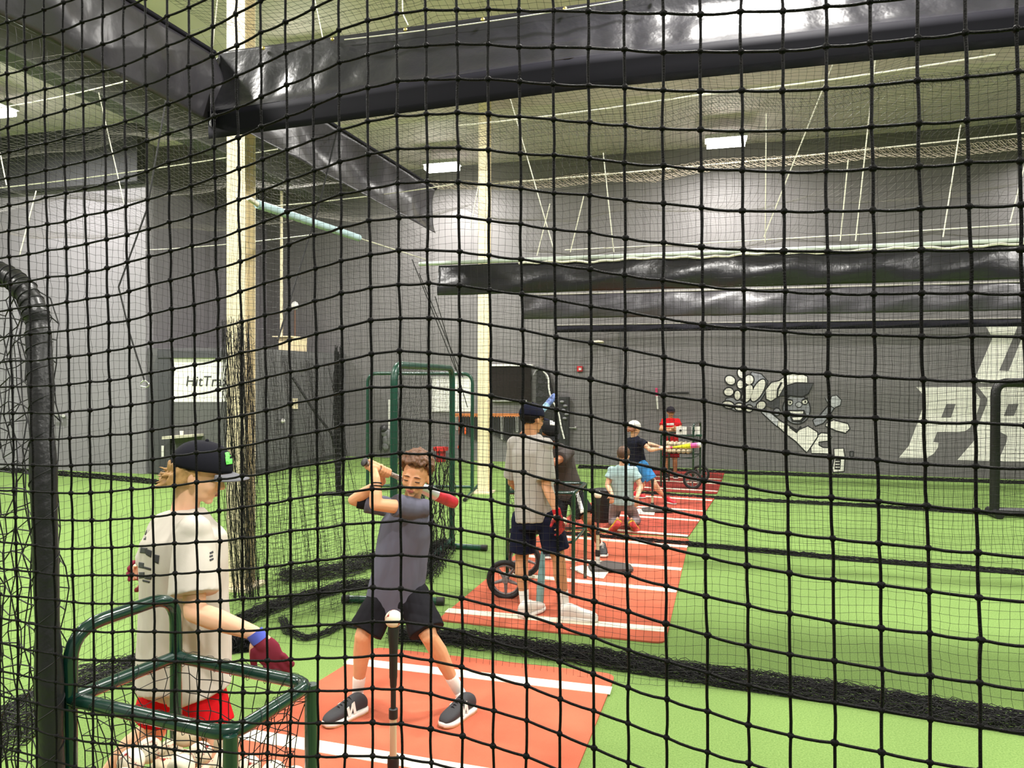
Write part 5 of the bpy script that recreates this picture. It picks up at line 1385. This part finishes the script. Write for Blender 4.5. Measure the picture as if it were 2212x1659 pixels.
def person(label, J, s, skin, shirt_m, short_m, kind='short', H=0.215, shirt=None, voxel=0.006, shoes=None, socks=None, hairm=None, hair_kind='short', cap_=None, hands=None, sleeve=0.5, hem=0.0, short_len=0.85, loose=1.0, face=True, long_pants=False, lips=(176, 98, 84), closed=False, brow=(60, 40, 28), seed=1, hw=1.0, wr=0.0045, shirt_w=1.0, sl=None, co_=0.0, drape=0.0):
    """J: joints in metres"""
    root = thing('person', label, 'person', V(*(J['footL'][0] * 0.5 + J['footR'][0] * 0.5)) * V(1, 1, 0))
    hf, hu = J['head_f'], J['head_u']; R = frame(hf, hu); hc = J['head']
    nb = J['neck']; pv = J['pelvis']; sL, sR = J['shL'], J['shR']; hL, hR = J['hipL'], J['hipR']
    mb = MB()
    add_head(mb, hc, R, H); kk = H / 0.225
    mb.cone(nb - V(0, 0, 0.02), hc + R @ (V(0, -0.018, -0.05) * kk), 0.052 * s, 0.046 * kk)
    rv = nrm(sR - sL); rh = nrm(hR - hL); up = nrm(nb - pv); fv = nrm(np.cross(up, rv)); fh = nrm(np.cross(up, rh))
    half = np.linalg.norm(sR - sL) / 2
    mid = lambda q: lerp(pv, nb, q)
    def vec(q, a, b): return nrm(lerp(rh, rv, q)) * a, nrm(lerp(fh, fv, q)) * b
    rings = []
    for q, a, b in ((-0.12, .10, .09), (0.0, .145, .105), (0.25, .135, .095), (0.5, .145, .10), (0.75, .145, .095), (0.90, .10, .070), (1.0, .06, .055)):
        u, v = vec(np.clip(q, 0, 1), a * s, b * s); rings.append((mid(q), u, v))
    mb.loft(rings, 20, 2.2)
    limbs = {}
    for sd in 'LR':
        sh, el, wr_ = J['sh' + sd], J['el' + sd], J['wr' + sd]
        sh = sh - up * 0.018 * s; mb.cone(lerp(nb, sh, 0.3) - up * 0.02, sh, 0.040 * s, 0.040 * s); mb.cone(sh, lerp(sh, el, 0.45), 0.040 * s, 0.042 * s); mb.cone(lerp(sh, el, 0.45), el, 0.044 * s, 0.036 * s)
        fm = lerp(el, wr_, 0.35); mb.cone(el, fm, 0.036 * s, 0.038 * s); mb.cone(fm, wr_, 0.038 * s, 0.0235 * s)
        hp, kn, an = J['hip' + sd], J['kn' + sd], J['an' + sd]
        mb.cone(hp, lerp(hp, kn, 0.5), 0.076 * s, 0.070 * s); mb.cone(lerp(hp, kn, 0.5), kn, 0.072 * s, 0.052 * s)
        bk = nrm(np.cross(rh, kn - an)) * (1 if np.dot(np.cross(rh, kn - an), -fh) > 0 else -1)
        cm = lerp(kn, an, 0.30) + bk * 0.012 * s; mb.cone(kn, cm, 0.050 * s, 0.054 * s); mb.cone(cm, lerp(kn, an, 0.75), 0.054 * s, 0.036 * s); mb.cone(lerp(kn, an, 0.75), an, 0.036 * s, 0.031 * s)
        foot = J['foot' + sd]; fd = nrm(foot[1] - foot[0]); f0 = foot[0] + fd * 0.035 * s; mb.cone(an, f0 + V(0, 0, 0.05 * s), 0.030 * s, 0.026 * s); mb.cone(f0 + V(0, 0, 0.045 * s), f0 + fd * 0.07 * s + V(0, 0, 0.04 * s), 0.024 * s, 0.020 * s)
        h = hands[sd]
        if h[0] == 'grip': grip_hand(mb, h[1], h[2], wr_, h[3], s * hw, h[4] if len(h) > 4 else 1)
        else: open_hand(mb, wr_, h[1], h[2], s * hw, h[3], h[4] if len(h) > 4 else 1)
    body = fuse(mb, 'body', skin, root, voxel, 3)
    # shirt
    mb = MB(); L = loose; W = shirt_w
    base = pv - up * (hem - 0.0)
    tl = np.linalg.norm(nb - pv)
    rings = []
    qs = [(-hem / tl, .165 * W, .130 * L), (0.12, .160 * W, .125 * L), (0.35, .155 * W, .118 * L), (0.6, .162 * W, .118 * L), (0.8, .162 * (0.5 + 0.5 * W), .115 * L), (0.93, .128, .096), (1.02, .074, .070)]
    for q, a, b in qs:
        u, v = vec(np.clip(q, 0, 1), a * s, b * s); rings.append((mid(q), u, v))
    mb.loft(rings, 26, 2.4)
    for sd in 'LR':
        sh, el = J['sh' + sd], J['el' + sd]; e = lerp(sh, el, sleeve); inner = lerp(nb, sh, 0.35) - up * 0.035 * s
        sh = sh - up * 0.010 * s; inner = inner - up * 0.02 * s; mb.cone(inner, sh, 0.058 * s, 0.059 * s); mb.cone(sh + nrm(inner - sh) * 0.02, e, 0.060 * s * (1 + (L - 1) * 0.4), 0.064 * s * L + 0.004, 16, flat=True)
    if drape:
        for sd in 'LR': mb.cone(J['hip' + sd], lerp(J['hip' + sd], J['kn' + sd], drape), 0.118 * s, 0.116 * s, 20, flat=True)
    so = fuse(mb, 'shirt', shirt_m, root, voxel * 1.1, 9, wrinkles(seed, wr))
    # shorts or trousers
    mb = MB(); u, v = rh * 0.158 * s * shirt_w, fh * 0.122 * s * L
    mb.loft([(pv + up * 0.05 * s, u * 0.95, v * 0.95), (pv - up * 0.03 * s, u, v), (lerp(hL, hR, 0.5) - up * 0.06 * s, u * 0.98, v * 0.95)], 24, 2.4)
    for sd in 'LR':
        hp, kn, an = J['hip' + sd], J['kn' + sd], J['an' + sd]
        if long_pants:
            mb.cone(hp, kn, 0.095 * s, 0.070 * s); mb.cone(kn, lerp(kn, an, 0.95), 0.072 * s, 0.056 * s)
        else:
            mb.cone(hp, lerp(hp, kn, 0.4), 0.102 * s, 0.094 * s, 16)
            mb.cone(hp + nrm(hp - kn) * 0.02, lerp(hp, kn, short_len), 0.096 * s, 0.098 * s * (sl or L), 18, flat=True)
    sho = fuse(mb, 'trousers' if long_pants else 'shorts', short_m, root, voxel * 1.1, 3, wrinkles(seed + 9, wr * 0.8))
    for sd in 'LR':
        foot = J['foot' + sd]; an = J['an' + sd]; kn = J['kn' + sd]
        if socks: 
            tp = lerp(an, kn, socks[1]); MB().chain([foot[0] + nrm(foot[1] - foot[0]) * 0.045 * s + V(0, 0, 0.05 * s), an, tp], [0.034 * s, 0.0345 * s, 0.040 * s], 16).build('sock', socks[0], root)
        if shoes: shoe(root, foot[0], foot[1], shoes['L'], shoes['m'], shoes['sole'], shoes.get('gum'), shoes.get('lace'), shoes.get('wide', 1.0), side_m=shoes.get('side'), up=foot[2] if len(foot) > 2 else None)
    lipm = mat('lip_%d' % lips[0], lips, 0.45)
    if face: face_parts(body, hc, R, H, lipm, closed=closed, brow=brow)
    if hairm: hair(body, hc, R, H, hairm, hair_kind, seed=seed, voxel=max(0.004, voxel * 0.75), n=620 if hair_kind == 'curly' else 420, capped=bool(cap_))
    cp = cap(body, hc + R @ V(0, co_, 0.3 * co_), R, H * (1 + 3 * co_), *cap_) if cap_ else None
    return root, body, so, sho, cp
def bat(label, p0, p1, mats, R=0.033, L=None, rh=0.012):
    """p0 knob, p1 barrel end"""
    t = thing('baseball_bat', label, 'baseball bat', p0); d = nrm(p1 - p0); L = np.linalg.norm(p1 - p0)
    MB().lathe(p0, d, [(0, 0.012), (0.002, 0.022), (0.010, 0.024), (0.016, 0.016)], 16).build('knob', mats[0], t)
    MB().lathe(p0, d, [(0.014, rh), (0.30 * L, rh * 1.02), (0.33 * L, rh * 1.1)], 14).build('grip', mats[1], t)
    MB().lathe(p0, d, [(0.33 * L, rh * 1.08), (0.45 * L, rh * 1.35), (0.56 * L, R * 0.72), (0.66 * L, R * 0.93), (0.76 * L, R)], 22).build('taper', mats[2], t)
    MB().lathe(p0, d, [(0.76 * L, R), (0.96 * L, R), (0.985 * L, R * 0.9), (L, R * 0.6), (L + 0.001, 0.001)], 22).build('barrel', mats[3], t)
    return t, d

SK1 = skin_mat('skin_tan', (216, 158, 120)); SK2 = skin_mat('skin_light', (232, 182, 150)); SK3 = skin_mat('skin_warm', (206, 150, 112)); SK4 = skin_mat('skin_brown', (150, 96, 66))
def cloth(name, rgb, **k): return mat(name, rgb, 0.85, spec=0.15, bump=(420, 0.15, 0.002), **k)
M_wsock = cloth('white_sock', (236, 232, 226)); M_wrub = mat('white_rubber_sole', (232, 228, 220), 0.6); M_gum = mat('gum_sole', (176, 118, 66), 0.6); M_blk = cloth('black_cloth', (24, 23, 27)); M_bknit = mat('dark_knit', (52, 52, 56), 0.8, bump=(300, 0.4, 0.002)); M_wl = mat('white_leather', (226, 220, 212), 0.5)
rt, fw, up_ = RT, FW, UP
# ---- the batting boy in the middle
p0 = C(785, 997, 3.70); p1 = C(985, 1088, 4.14); ax = nrm(p1 - p0)
J = dict(head=C(899, 1026, 3.80), head_f=-fw - rt * 0.17 - up_ * 0.20, head_u=up_ + rt * 0.17, neck=C(885, 1087, 3.86), pelvis=C(857, 1262, 3.88),
         shL=C(914, 1094, 3.78), shR=C(834, 1090, 3.98), elL=C(811, 1090, 3.62), elR=C(764, 1080, 3.95), wrL=C(812, 1036, 3.66), wrR=C(826, 1036, 3.82),
         hipL=C(892, 1284, 3.86), hipR=C(834, 1284, 3.88), knL=C(926, 1374, 3.74), knR=C(784, 1374, 3.78), anL=C(992, 1494, 3.90), anR=C(773, 1496, 3.90),
         footL=(onz(1018, 1534, 0.012), onz(952, 1576, 0.012)), footR=(onz(785, 1536, 0.012), onz(716, 1566, 0.012)))
hpL = p0 + ax * 0.062; hpR = p0 + ax * 0.142
J['wrL'] = C(813, 1034, 3.66); J['wrR'] = C(826, 1040, 3.86)
person('person in grey T-shirt and black shorts holding a bat back before the tee', J, 0.86, SK1, cloth('grey_tee', (92, 91, 106)), cloth('black_shorts', (24, 23, 28)),
       H=0.215, voxel=0.0048, sleeve=0.60, hem=0.135, short_len=0.90, loose=1.04, sl=1.12, hairm=mat('brown_curls', (98, 66, 46), 0.6, vary=(60, 0.35)), hair_kind='curly',
       hands=dict(L=('grip', hpL, -ax, 0.0125), R=('grip', hpR, -ax, 0.0125)), closed=True, brow=(70, 46, 32), lips=(188, 106, 92), socks=(M_wsock, 0.27),
       shoes=dict(L=0.262, m=M_bknit, sole=M_wrub, gum=M_gum, lace=M_blk, side=M_wrub), seed=3, hw=1.08, wr=0.007, shirt_w=1.10)
boy = [o for o in COL.objects if o.name == 'person'][0]
bat('red and silver bat held behind the head of the batting boy', p0, p1, [mat('bat_knob', (30, 24, 26), 0.4), mat('bat_grip', (150, 140, 132), 0.5, vary=(120, 0.6)), mat('bat_silver', (196, 194, 196), 0.3, metal=0.5), mat('bat_red', (176, 40, 52), 0.35, vary=(30, 0.25))], R=0.034)
for q, (w0, w1) in enumerate(((0.10, 0.0016), (0.22, 0.0016))):
    c = lerp(J['wrL'], J['elL'], w0 + 0.08); t_ = nrm(J['elL'] - J['wrL']); u = nrm(np.cross(t_, up_)); w = np.cross(t_, u)
    MB().tube([c + (0.0255 + 0.004 * q) * (math.cos(a) * u + math.sin(a) * w) for a in np.linspace(0, 2 * PI, 24, endpoint=False)], 0.0032, 6, closed=True).build('bracelet', M_rub, boy)
c0, c1 = lerp(J['elR'], J['shR'], 0.12), lerp(J['elR'], J['shR'], 0.62)
MB().tube([c0, c1], [0.042, 0.047], 18).build('elbow_sleeve', M_blk, boy)

# ---- the boy walking past on the left
f2 = nrm(rt * 0.93 + fw * 0.32)
J2 = dict(head=C(428, 1021, 2.66), head_f=rt * 0.93 + fw * 0.28 - up_ * 0.26, head_u=up_ + rt * 0.15, neck=C(397, 1106, 2.67), pelvis=C(398, 1385, 2.72),
          shR=C(420, 1140, 2.51), shL=C(356, 1132, 2.84), elR=C(420, 1322, 2.44), elL=C(335, 1230, 2.90), wrR=C(551, 1368, 2.40), wrL=C(312, 1246, 3.00),
          hipR=C(410, 1418, 2.67), hipL=C(380, 1408, 2.83), knR=C(462, 1604, 2.66), knL=C(330, 1580, 2.86), anR=C(506, 1800, 2.66), anL=C(205, 1700, 2.98),
          footR=(onz(498, 1865, 0.0), onz(610, 1850, 0.0)), footL=(C(188, 1735, 3.0), onz(215, 1790, 0.0)))
J2['footL'] = (C(185, 1722, 3.02), V(*(onz(245, 1762, 0.0))))
P2 = person('person in profile walking right in a white T-shirt, red shorts and black cap', J2, 0.98, SK2, cloth('white_tee', (196, 188, 178)), cloth('red_shorts', (200, 18, 28)),
       H=0.218, voxel=0.0055, sleeve=0.80, hem=0.17, short_len=0.82, loose=1.27, sl=0.92, co_=0.017, hairm=mat('sandy_hair', (176, 136, 88), 0.6, vary=(50, 0.3)), hair_kind='tail',
       cap_=(cloth('black_cap', (22, 22, 30)), cloth('grey_brim', (112, 112, 118)), None, 0.06), hands=dict(R=('open', rt * 0.55 - up_ * 0.8, -rt * 0.2 + fw * 0.9, 0.6, 1), L=('open', fw * 0.75 - rt * 0.42, -rt, 1.2, 1)),
       lips=(206, 140, 122), brow=(140, 104, 70), socks=(M_wsock, 0.2), shoes=dict(L=0.27, m=M_wl, sole=M_wrub, lace=M_wl), seed=14, wr=0.007, shirt_w=1.16, drape=0.44)
root2, body2, shirt2, _, cap2 = P2
dd = J2['wrR'] - J2['elR']; c1 = J2['wrR'] - nrm(dd) * 0.0; hd = nrm(rt * 0.55 - up_ * 0.8)
MB().tube([c1 + hd * -0.004, c1 + hd * 0.03], [0.0285, 0.0275], 16).build('wristband', cloth('blue_band', (86, 96, 190)), root2)
mb = MB(); open_hand(mb, J2['wrR'] + hd * 0.012, hd, -rt * 0.2 + fw * 0.9, 1.17, 0.6, 1); fuse(mb, 'batting_glove', cloth('maroon_glove', (120, 40, 56)), root2, 0.0045, 2)
mb = MB(); open_hand(mb, J2['wrL'], fw * 0.75 - rt * 0.42, -rt, 1.25, 1.2, 1); fuse(mb, 'batting_glove', cloth('maroon_glove', (120, 40, 56)), root2, 0.0045, 2)
M_lime = mat('lime_print', (110, 226, 96), 0.6); M_ink = mat('shirt_ink', (58, 58, 62), 0.8)
for q in ([(486, 978), (499, 974), (501, 985), (488, 988)], [(487, 987), (496, 986), (496, 1000), (488, 1000)], [(488, 994), (501, 990), (502, 1002), (489, 1004)]):
    decal('cap_logo', cap2, q, M_lime, cap2, 0.004, 6)
for q in ([(311, 1146), (317, 1145), (315, 1166), (309, 1166)], [(304, 1182), (318, 1184), (316, 1196), (302, 1194)], [(317, 1186), (328, 1190), (326, 1204), (315, 1198)], [(335, 1198), (344, 1200), (342, 1218), (333, 1214)],
          [(300, 1214), (311, 1216), (310, 1228), (299, 1226)], [(306, 1222), (326, 1228), (326, 1232), (306, 1227)], [(298, 1236), (312, 1236), (312, 1248), (298, 1250)], [(314, 1244), (328, 1246), (326, 1252), (312, 1250)], [(308, 1252), (324, 1256), (322, 1259), (308, 1256)]):
    decal('shirt_print', shirt2, q, M_ink, shirt2, 0.002, 6)
for k_, q in enumerate(([(453, 1193), (460, 1190), (461, 1194), (454, 1197)], [(453, 1200), (459, 1198), (460, 1202), (453, 1204)], [(453, 1208), (461, 1205), (461, 1209), (454, 1212)])):
    decal('sleeve_mark', shirt2, q, M_ink, shirt2, 0.002, 3)

# ---- the teenager seen from behind
f3 = nrm(fw * 0.72 + rt * 0.70)
J3 = dict(head=C(1150, 903, 5.40), head_f=fw * 0.66 + rt * 0.75 - up_ * 0.12, head_u=up_, neck=C(1146, 942, 5.40), pelvis=C(1157, 1106, 5.42),
          shR=C(1179, 958, 5.27), shL=C(1110, 955, 5.52), elR=C(1180, 1050, 5.24), elL=C(1106, 1042, 5.62), wrR=C(1202, 1103, 5.10), wrL=C(1150, 1096, 5.80),
          hipR=C(1184, 1122, 5.36), hipL=C(1132, 1122, 5.48), knR=C(1207, 1208, 5.34), knL=C(1127, 1210, 5.50), anR=C(1220, 1305, 5.42), anL=C(1133, 1304, 5.47),
          footR=(onz(1212, 1338, 0.012), onz(1280, 1342, 0.012)), footL=(onz(1127, 1336, 0.012), onz(1172, 1316, 0.012)))
b0, b1 = C(1179, 1098, 5.76), onz(1165, 1313, 0.012)
ax3 = nrm(b1 - b0)
J3['wrL'] = C(1163, 1092, 5.86)
P3 = person('person seen from behind in a pale grey T-shirt, navy cap and navy shorts', J3, 0.97, SK3, cloth('pale_grey_tee', (178, 172, 168)), cloth('navy_shorts', (22, 24, 46)),
       H=0.222, voxel=0.007, sleeve=0.86, hem=0.06, short_len=0.78, loose=1.08, hairm=mat('black_hair', (24, 20, 20), 0.8, spec=0.2), hair_kind='short',
       cap_=(cloth('navy_cap', (22, 24, 42)), cloth('navy_brim', (24, 26, 44)), None, 0.0), hands=dict(L=('grip', b0 + ax3 * 0.06, ax3, 0.012), R=('open', rt * 0.25 - up_ * 0.9, -rt * 0.6 + fw * 0.6, 0.6, 1)),
       socks=(M_wsock, 0.30), shoes=dict(L=0.285, m=M_wl, sole=M_wrub, lace=M_wsock, wide=1.05), seed=23, wr=0.007, lips=(170, 100, 84), shirt_w=1.0)
bat('pale teal bat standing on its end beside the teenager in navy shorts', b0, b1, [M_rub, M_rub, mat('bat_teal', (112, 150, 150), 0.4, vary=(20, 0.15)), mat('bat_teal2', (128, 164, 160), 0.4, vary=(20, 0.1))], R=0.030)
hd = nrm(rt * 0.25 - up_ * 0.9)
mb = MB(); open_hand(mb, J3['wrR'] + hd * 0.008, hd, -rt * 0.6 + fw * 0.6, 1.17, 0.6, 1); fuse(mb, 'batting_glove', mat('red_black_glove', (176, 34, 46), 0.6, vary=(26, 0.75)), P3[0], 0.006, 2)
MB().tube([J3['wrR'] - hd * 0.012, J3['wrR'] + hd * 0.03], [0.030, 0.029], 14).build('glove_cuff', cloth('red_cuff', (206, 40, 50)), P3[0])
decal('cap_mark', P3[4], [(1131, 898), (1141, 898), (1141, 901), (1131, 901)], M_wh, P3[4], 0.004, 4)

# ---- the batter bending over the tee in the second lane
q0, q1 = C(1140, 924, 7.2), C(1200, 853, 7.42)
q0 = q1 + nrm(q0 - q1) * 0.62; ax4 = nrm(q1 - q0)
J4 = dict(head=C(1189, 933, 7.05), head_f=-fw * 0.72 + rt * 0.30 - up_ * 0.58, head_u=up_ - rt * 0.05 - fw * 0.3, neck=C(1201, 966, 7.12), pelvis=C(1226, 1058, 7.30),
          shL=C(1229, 976, 7.00), shR=C(1178, 980, 7.28), elL=C(1196, 1000, 6.80), elR=C(1150, 985, 7.25), wrL=C(1160, 960, 6.98), wrR=C(1150, 945, 7.1),
          hipL=C(1240, 1066, 7.25), hipR=C(1212, 1068, 7.35), knL=C(1270, 1124, 7.12), knR=C(1196, 1135, 7.2), anL=C(1297, 1180, 7.36), anR=C(1186, 1188, 7.4),
          footL=(onz(1300, 1192, 0.012), onz(1306, 1216, 0.012)), footR=(onz(1182, 1196, 0.012), onz(1184, 1220, 0.012)))
J4['wrL'] = q0 + ax4 * 0.06 + V(0.03, 0, -0.065); J4['wrR'] = q0 + ax4 * 0.14 + V(0.035, 0.02, -0.065)
P4 = person('person in charcoal T-shirt and black cap bending over in the second lane', J4, 0.94, SK4, cloth('charcoal_tee', (72, 66, 64)), cloth('black_shorts', (24, 23, 28)),
       H=0.215, voxel=0.008, sleeve=0.6, hem=0.05, short_len=0.80, loose=1.12, hairm=mat('black_hair', (24, 20, 20), 0.8, spec=0.2), cap_=(cloth('black_cap2', (26, 26, 28)), cloth('dark_brim', (36, 36, 38)), None, 0.08),
       hands=dict(L=('grip', q0 + ax4 * 0.06, -ax4, 0.012), R=('grip', q0 + ax4 * 0.14, -ax4, 0.012)), closed=True, brow=(30, 22, 18), lips=(130, 76, 62), socks=(M_wsock, 0.12),
       shoes=dict(L=0.27, m=mat('black_white_shoe', (54, 54, 56), 0.6, vary=(30, 0.5)), sole=M_wrub, lace=M_wl, wide=1.05), seed=31, wr=0.006)
bat('blue and white bat held up behind the head of the batter in black', q0, q1, [M_rub, M_wh, mat('bat_lightblue', (150, 190, 220), 0.4), mat('bat_blue_white', (92, 112, 168), 0.4, vary=(34, 0.7))], R=0.034)
decal('side_stripe', P4[3], [(1243, 1066), (1250, 1063), (1263, 1106), (1254, 1109)], M_wh, P4[3], 0.004, 8)
decal('cap_logo', P4[4], [(1188, 908), (1200, 910), (1199, 919), (1188, 918)], M_wh, P4[4], 0.005, 4)

# ---- the child kneeling with the back turned
J5 = dict(head=C(1347, 983, 8.50), head_f=fw * 0.9 + rt * 0.35 - up_ * 0.15, head_u=up_, neck=C(1345, 1006, 8.50), pelvis=C(1344, 1082, 8.55),
          shL=C(1321, 1014, 8.52), shR=C(1370, 1014, 8.48), elL=C(1312, 1048, 8.5), elR=C(1384, 1052, 8.42), wrL=C(1322, 1068, 8.3), wrR=C(1376, 1075, 8.25),
          hipL=C(1331, 1090, 8.6), hipR=C(1358, 1090, 8.6), knL=onz(1324, 1126, 0.055), knR=onz(1374, 1124, 0.055), anL=C(1334, 1128, 8.5), anR=C(1362, 1130, 8.45),
          footL=(C(1337, 1124, 8.42), onz(1322, 1146, 0.01), -fw), footR=(C(1362, 1126, 8.4), onz(1374, 1146, 0.01), -fw))
P5 = person('person kneeling with back turned in a light blue T-shirt and grey trousers', J5, 0.84, SK2, cloth('pale_blue_tee', (166, 192, 194)), cloth('grey_trousers', (150, 138, 142)),
       H=0.205, voxel=0.009, sleeve=0.6, hem=0.03, loose=1.08, hairm=mat('brown_hair', (88, 60, 42), 0.6, vary=(40, 0.2)), long_pants=True, face=False,
       hands=dict(L=('open', -up_ + fw * 0.2, fw, 0.6), R=('open', -up_ + fw * 0.2, fw, 0.6)), shoes=dict(L=0.22, m=mat('red_shoe', (206, 60, 60), 0.6), sole=mat('yellow_sole', (224, 184, 44), 0.6), wide=1.1), seed=41, wr=0.005)

# ---- the batter in the third lane
r0, r1 = C(1424, 969, 10.15), C(1514, 961, 9.95); ax6 = nrm(r1 - r0)
J6 = dict(head=C(1371, 924, 10.25), head_f=rt * 0.85 + fw * 0.45 - up_ * 0.15, head_u=up_, neck=C(1369, 944, 10.27), pelvis=C(1378, 1000, 10.3),
          shR=C(1387, 953, 10.12), shL=C(1358, 951, 10.42), elR=C(1404, 972, 10.05), elL=C(1398, 958, 10.5), wrR=r0 + ax6 * 0.05 - rt * 0.06 - up_ * 0.01, wrL=r0 + ax6 * 0.12 - rt * 0.07 + fw * 0.05,
          hipR=C(1388, 1006, 10.2), hipL=C(1370, 1006, 10.42), knR=C(1414, 1045, 10.15), knL=C(1388, 1048, 10.6), anR=C(1436, 1076, 10.35), anL=C(1372, 1066, 11.0),
          footR=(onz(1438, 1086, 0.012), onz(1456, 1090, 0.012)), footL=(onz(1368, 1074, 0.012), onz(1384, 1076, 0.012)))
P6 = person('person in a white cap, navy top and bright blue shorts swinging a bat', J6, 0.82, SK2, cloth('navy_top', (24, 26, 40)), cloth('bright_blue_shorts', (62, 134, 196)),
       H=0.205, voxel=0.009, sleeve=0.45, hem=0.03, short_len=0.75, loose=1.02, hairm=mat('auburn_hair', (136, 84, 58), 0.6, vary=(40, 0.2)), hair_kind='tail', face=True,
       cap_=(cloth('white_cap', (236, 232, 226)), cloth('white_brim', (230, 226, 220)), None, 0.0), hands=dict(R=('grip', r0 + ax6 * 0.05, -ax6, 0.012), L=('grip', r0 + ax6 * 0.13, -ax6, 0.012)),
       shoes=dict(L=0.22, m=mat('bright_red_shoe', (216, 34, 52), 0.6), sole=M_wrub), seed=51, wr=0.004)
bt, d_ = bat('yellow and pink bat held level by the batter in the white cap', r0, r1, [mat('bat_blue', (70, 90, 180), 0.5), mat('bat_pink_grip', (220, 60, 110), 0.5), mat('bat_yellow', (232, 236, 40), 0.4), mat('bat_pink', (226, 90, 160), 0.4)], R=0.035)
MB().lathe(r1, ax6, [(-0.05, 0.0352), (-0.02, 0.0352), (0.0, 0.030), (0.002, 0.002)], 16).build('end_cap', M_wh, bt)

# ---- the child in red by the back wall
J7 = dict(head=C(1449, 890, 13.3), head_f=-fw, head_u=up_, neck=C(1449, 904, 13.3), pelvis=C(1449, 955, 13.3),
          shL=C(1464, 908, 13.3), shR=C(1434, 908, 13.3), elL=C(1471, 928, 13.2), elR=C(1427, 928, 13.2), wrL=C(1447, 930, 13.0), wrR=C(1452, 925, 13.0),
          hipL=C(1456, 960, 13.3), hipR=C(1442, 960, 13.3), knL=C(1458, 995, 13.3), knR=C(1440, 995, 13.3), anL=C(1459, 1026, 13.35), anR=C(1439, 1026, 13.35),
          footL=(onz(1459, 1032, 0.012), onz(1461, 1039, 0.012)), footR=(onz(1439, 1032, 0.012), onz(1437, 1039, 0.012)))
P7 = person('person in a red jersey and dark cap standing with folded arms by the back wall', J7, 0.86, SK3, cloth('red_jersey', (204, 24, 34)), cloth('dark_red_shorts', (140, 20, 30)),
       H=0.205, voxel=0.011, sleeve=0.6, hem=0.16, short_len=0.8, loose=1.06, hairm=mat('black_hair', (24, 20, 20), 0.8, spec=0.2), cap_=(cloth('dark_cap', (34, 30, 40)), cloth('red_brim', (60, 26, 34)), None, 0.0),
       hands=dict(L=('open', -rt, -fw, 0.7), R=('open', rt, -fw, 0.7)), shoes=dict(L=0.23, m=M_blk, sole=M_wrub), seed=61, wr=0.004)
decal('jersey_mark', P7[2], [(1440, 914), (1456, 914), (1456, 919), (1440, 919)], M_wh, P7[2], 0.004, 4)

# black bucket, white panel and small stick
c = onz(1300, 1130); c = V(c[0], c[1] + 0.05, 0)
t = thing('ball_bucket', 'black round bucket standing left of the kneeling child', 'bucket', c)
MB().lathe(c, (0, 0, 1), [(0, 0.10), (0.004, 0.108), (0.38, 0.112)], 24).build('body', mat('bucket_black', (26, 22, 22), 0.4, bump=(8, 0.4)), t)
MB().lathe(c, (0, 0, 1), [(0.375, 0.112), (0.38, 0.118), (0.41, 0.118), (0.42, 0.10), (0.425, 0.02)], 24).build('lid', mat('lid_black', (34, 30, 30), 0.5), t)
c = C(1487, 930, 12.0)
t = thing('ball_tray', 'pair of white panels with dark dots resting on the handle of the far cart', 'tray', c)
for (x, m_) in ((1472, M_wh), (1501, M_wh), (1487, M_hub)):
    MB().box(C(x, 930, 12.0), (0.17 if x != 1487 else 0.10, 0.05, 0.13)).build('panel', m_, t, smooth=False)
    if x != 1487: MB().ell(C(x - 2, 930, 11.96), (0.02, 0.012, 0.02), nu=10, nv=6).build('dot', M_dark, t)
MB().box(C(1487, 940, 12.0), (0.44, 0.08, 0.03)).build('bracket', M_green2, t, smooth=False)
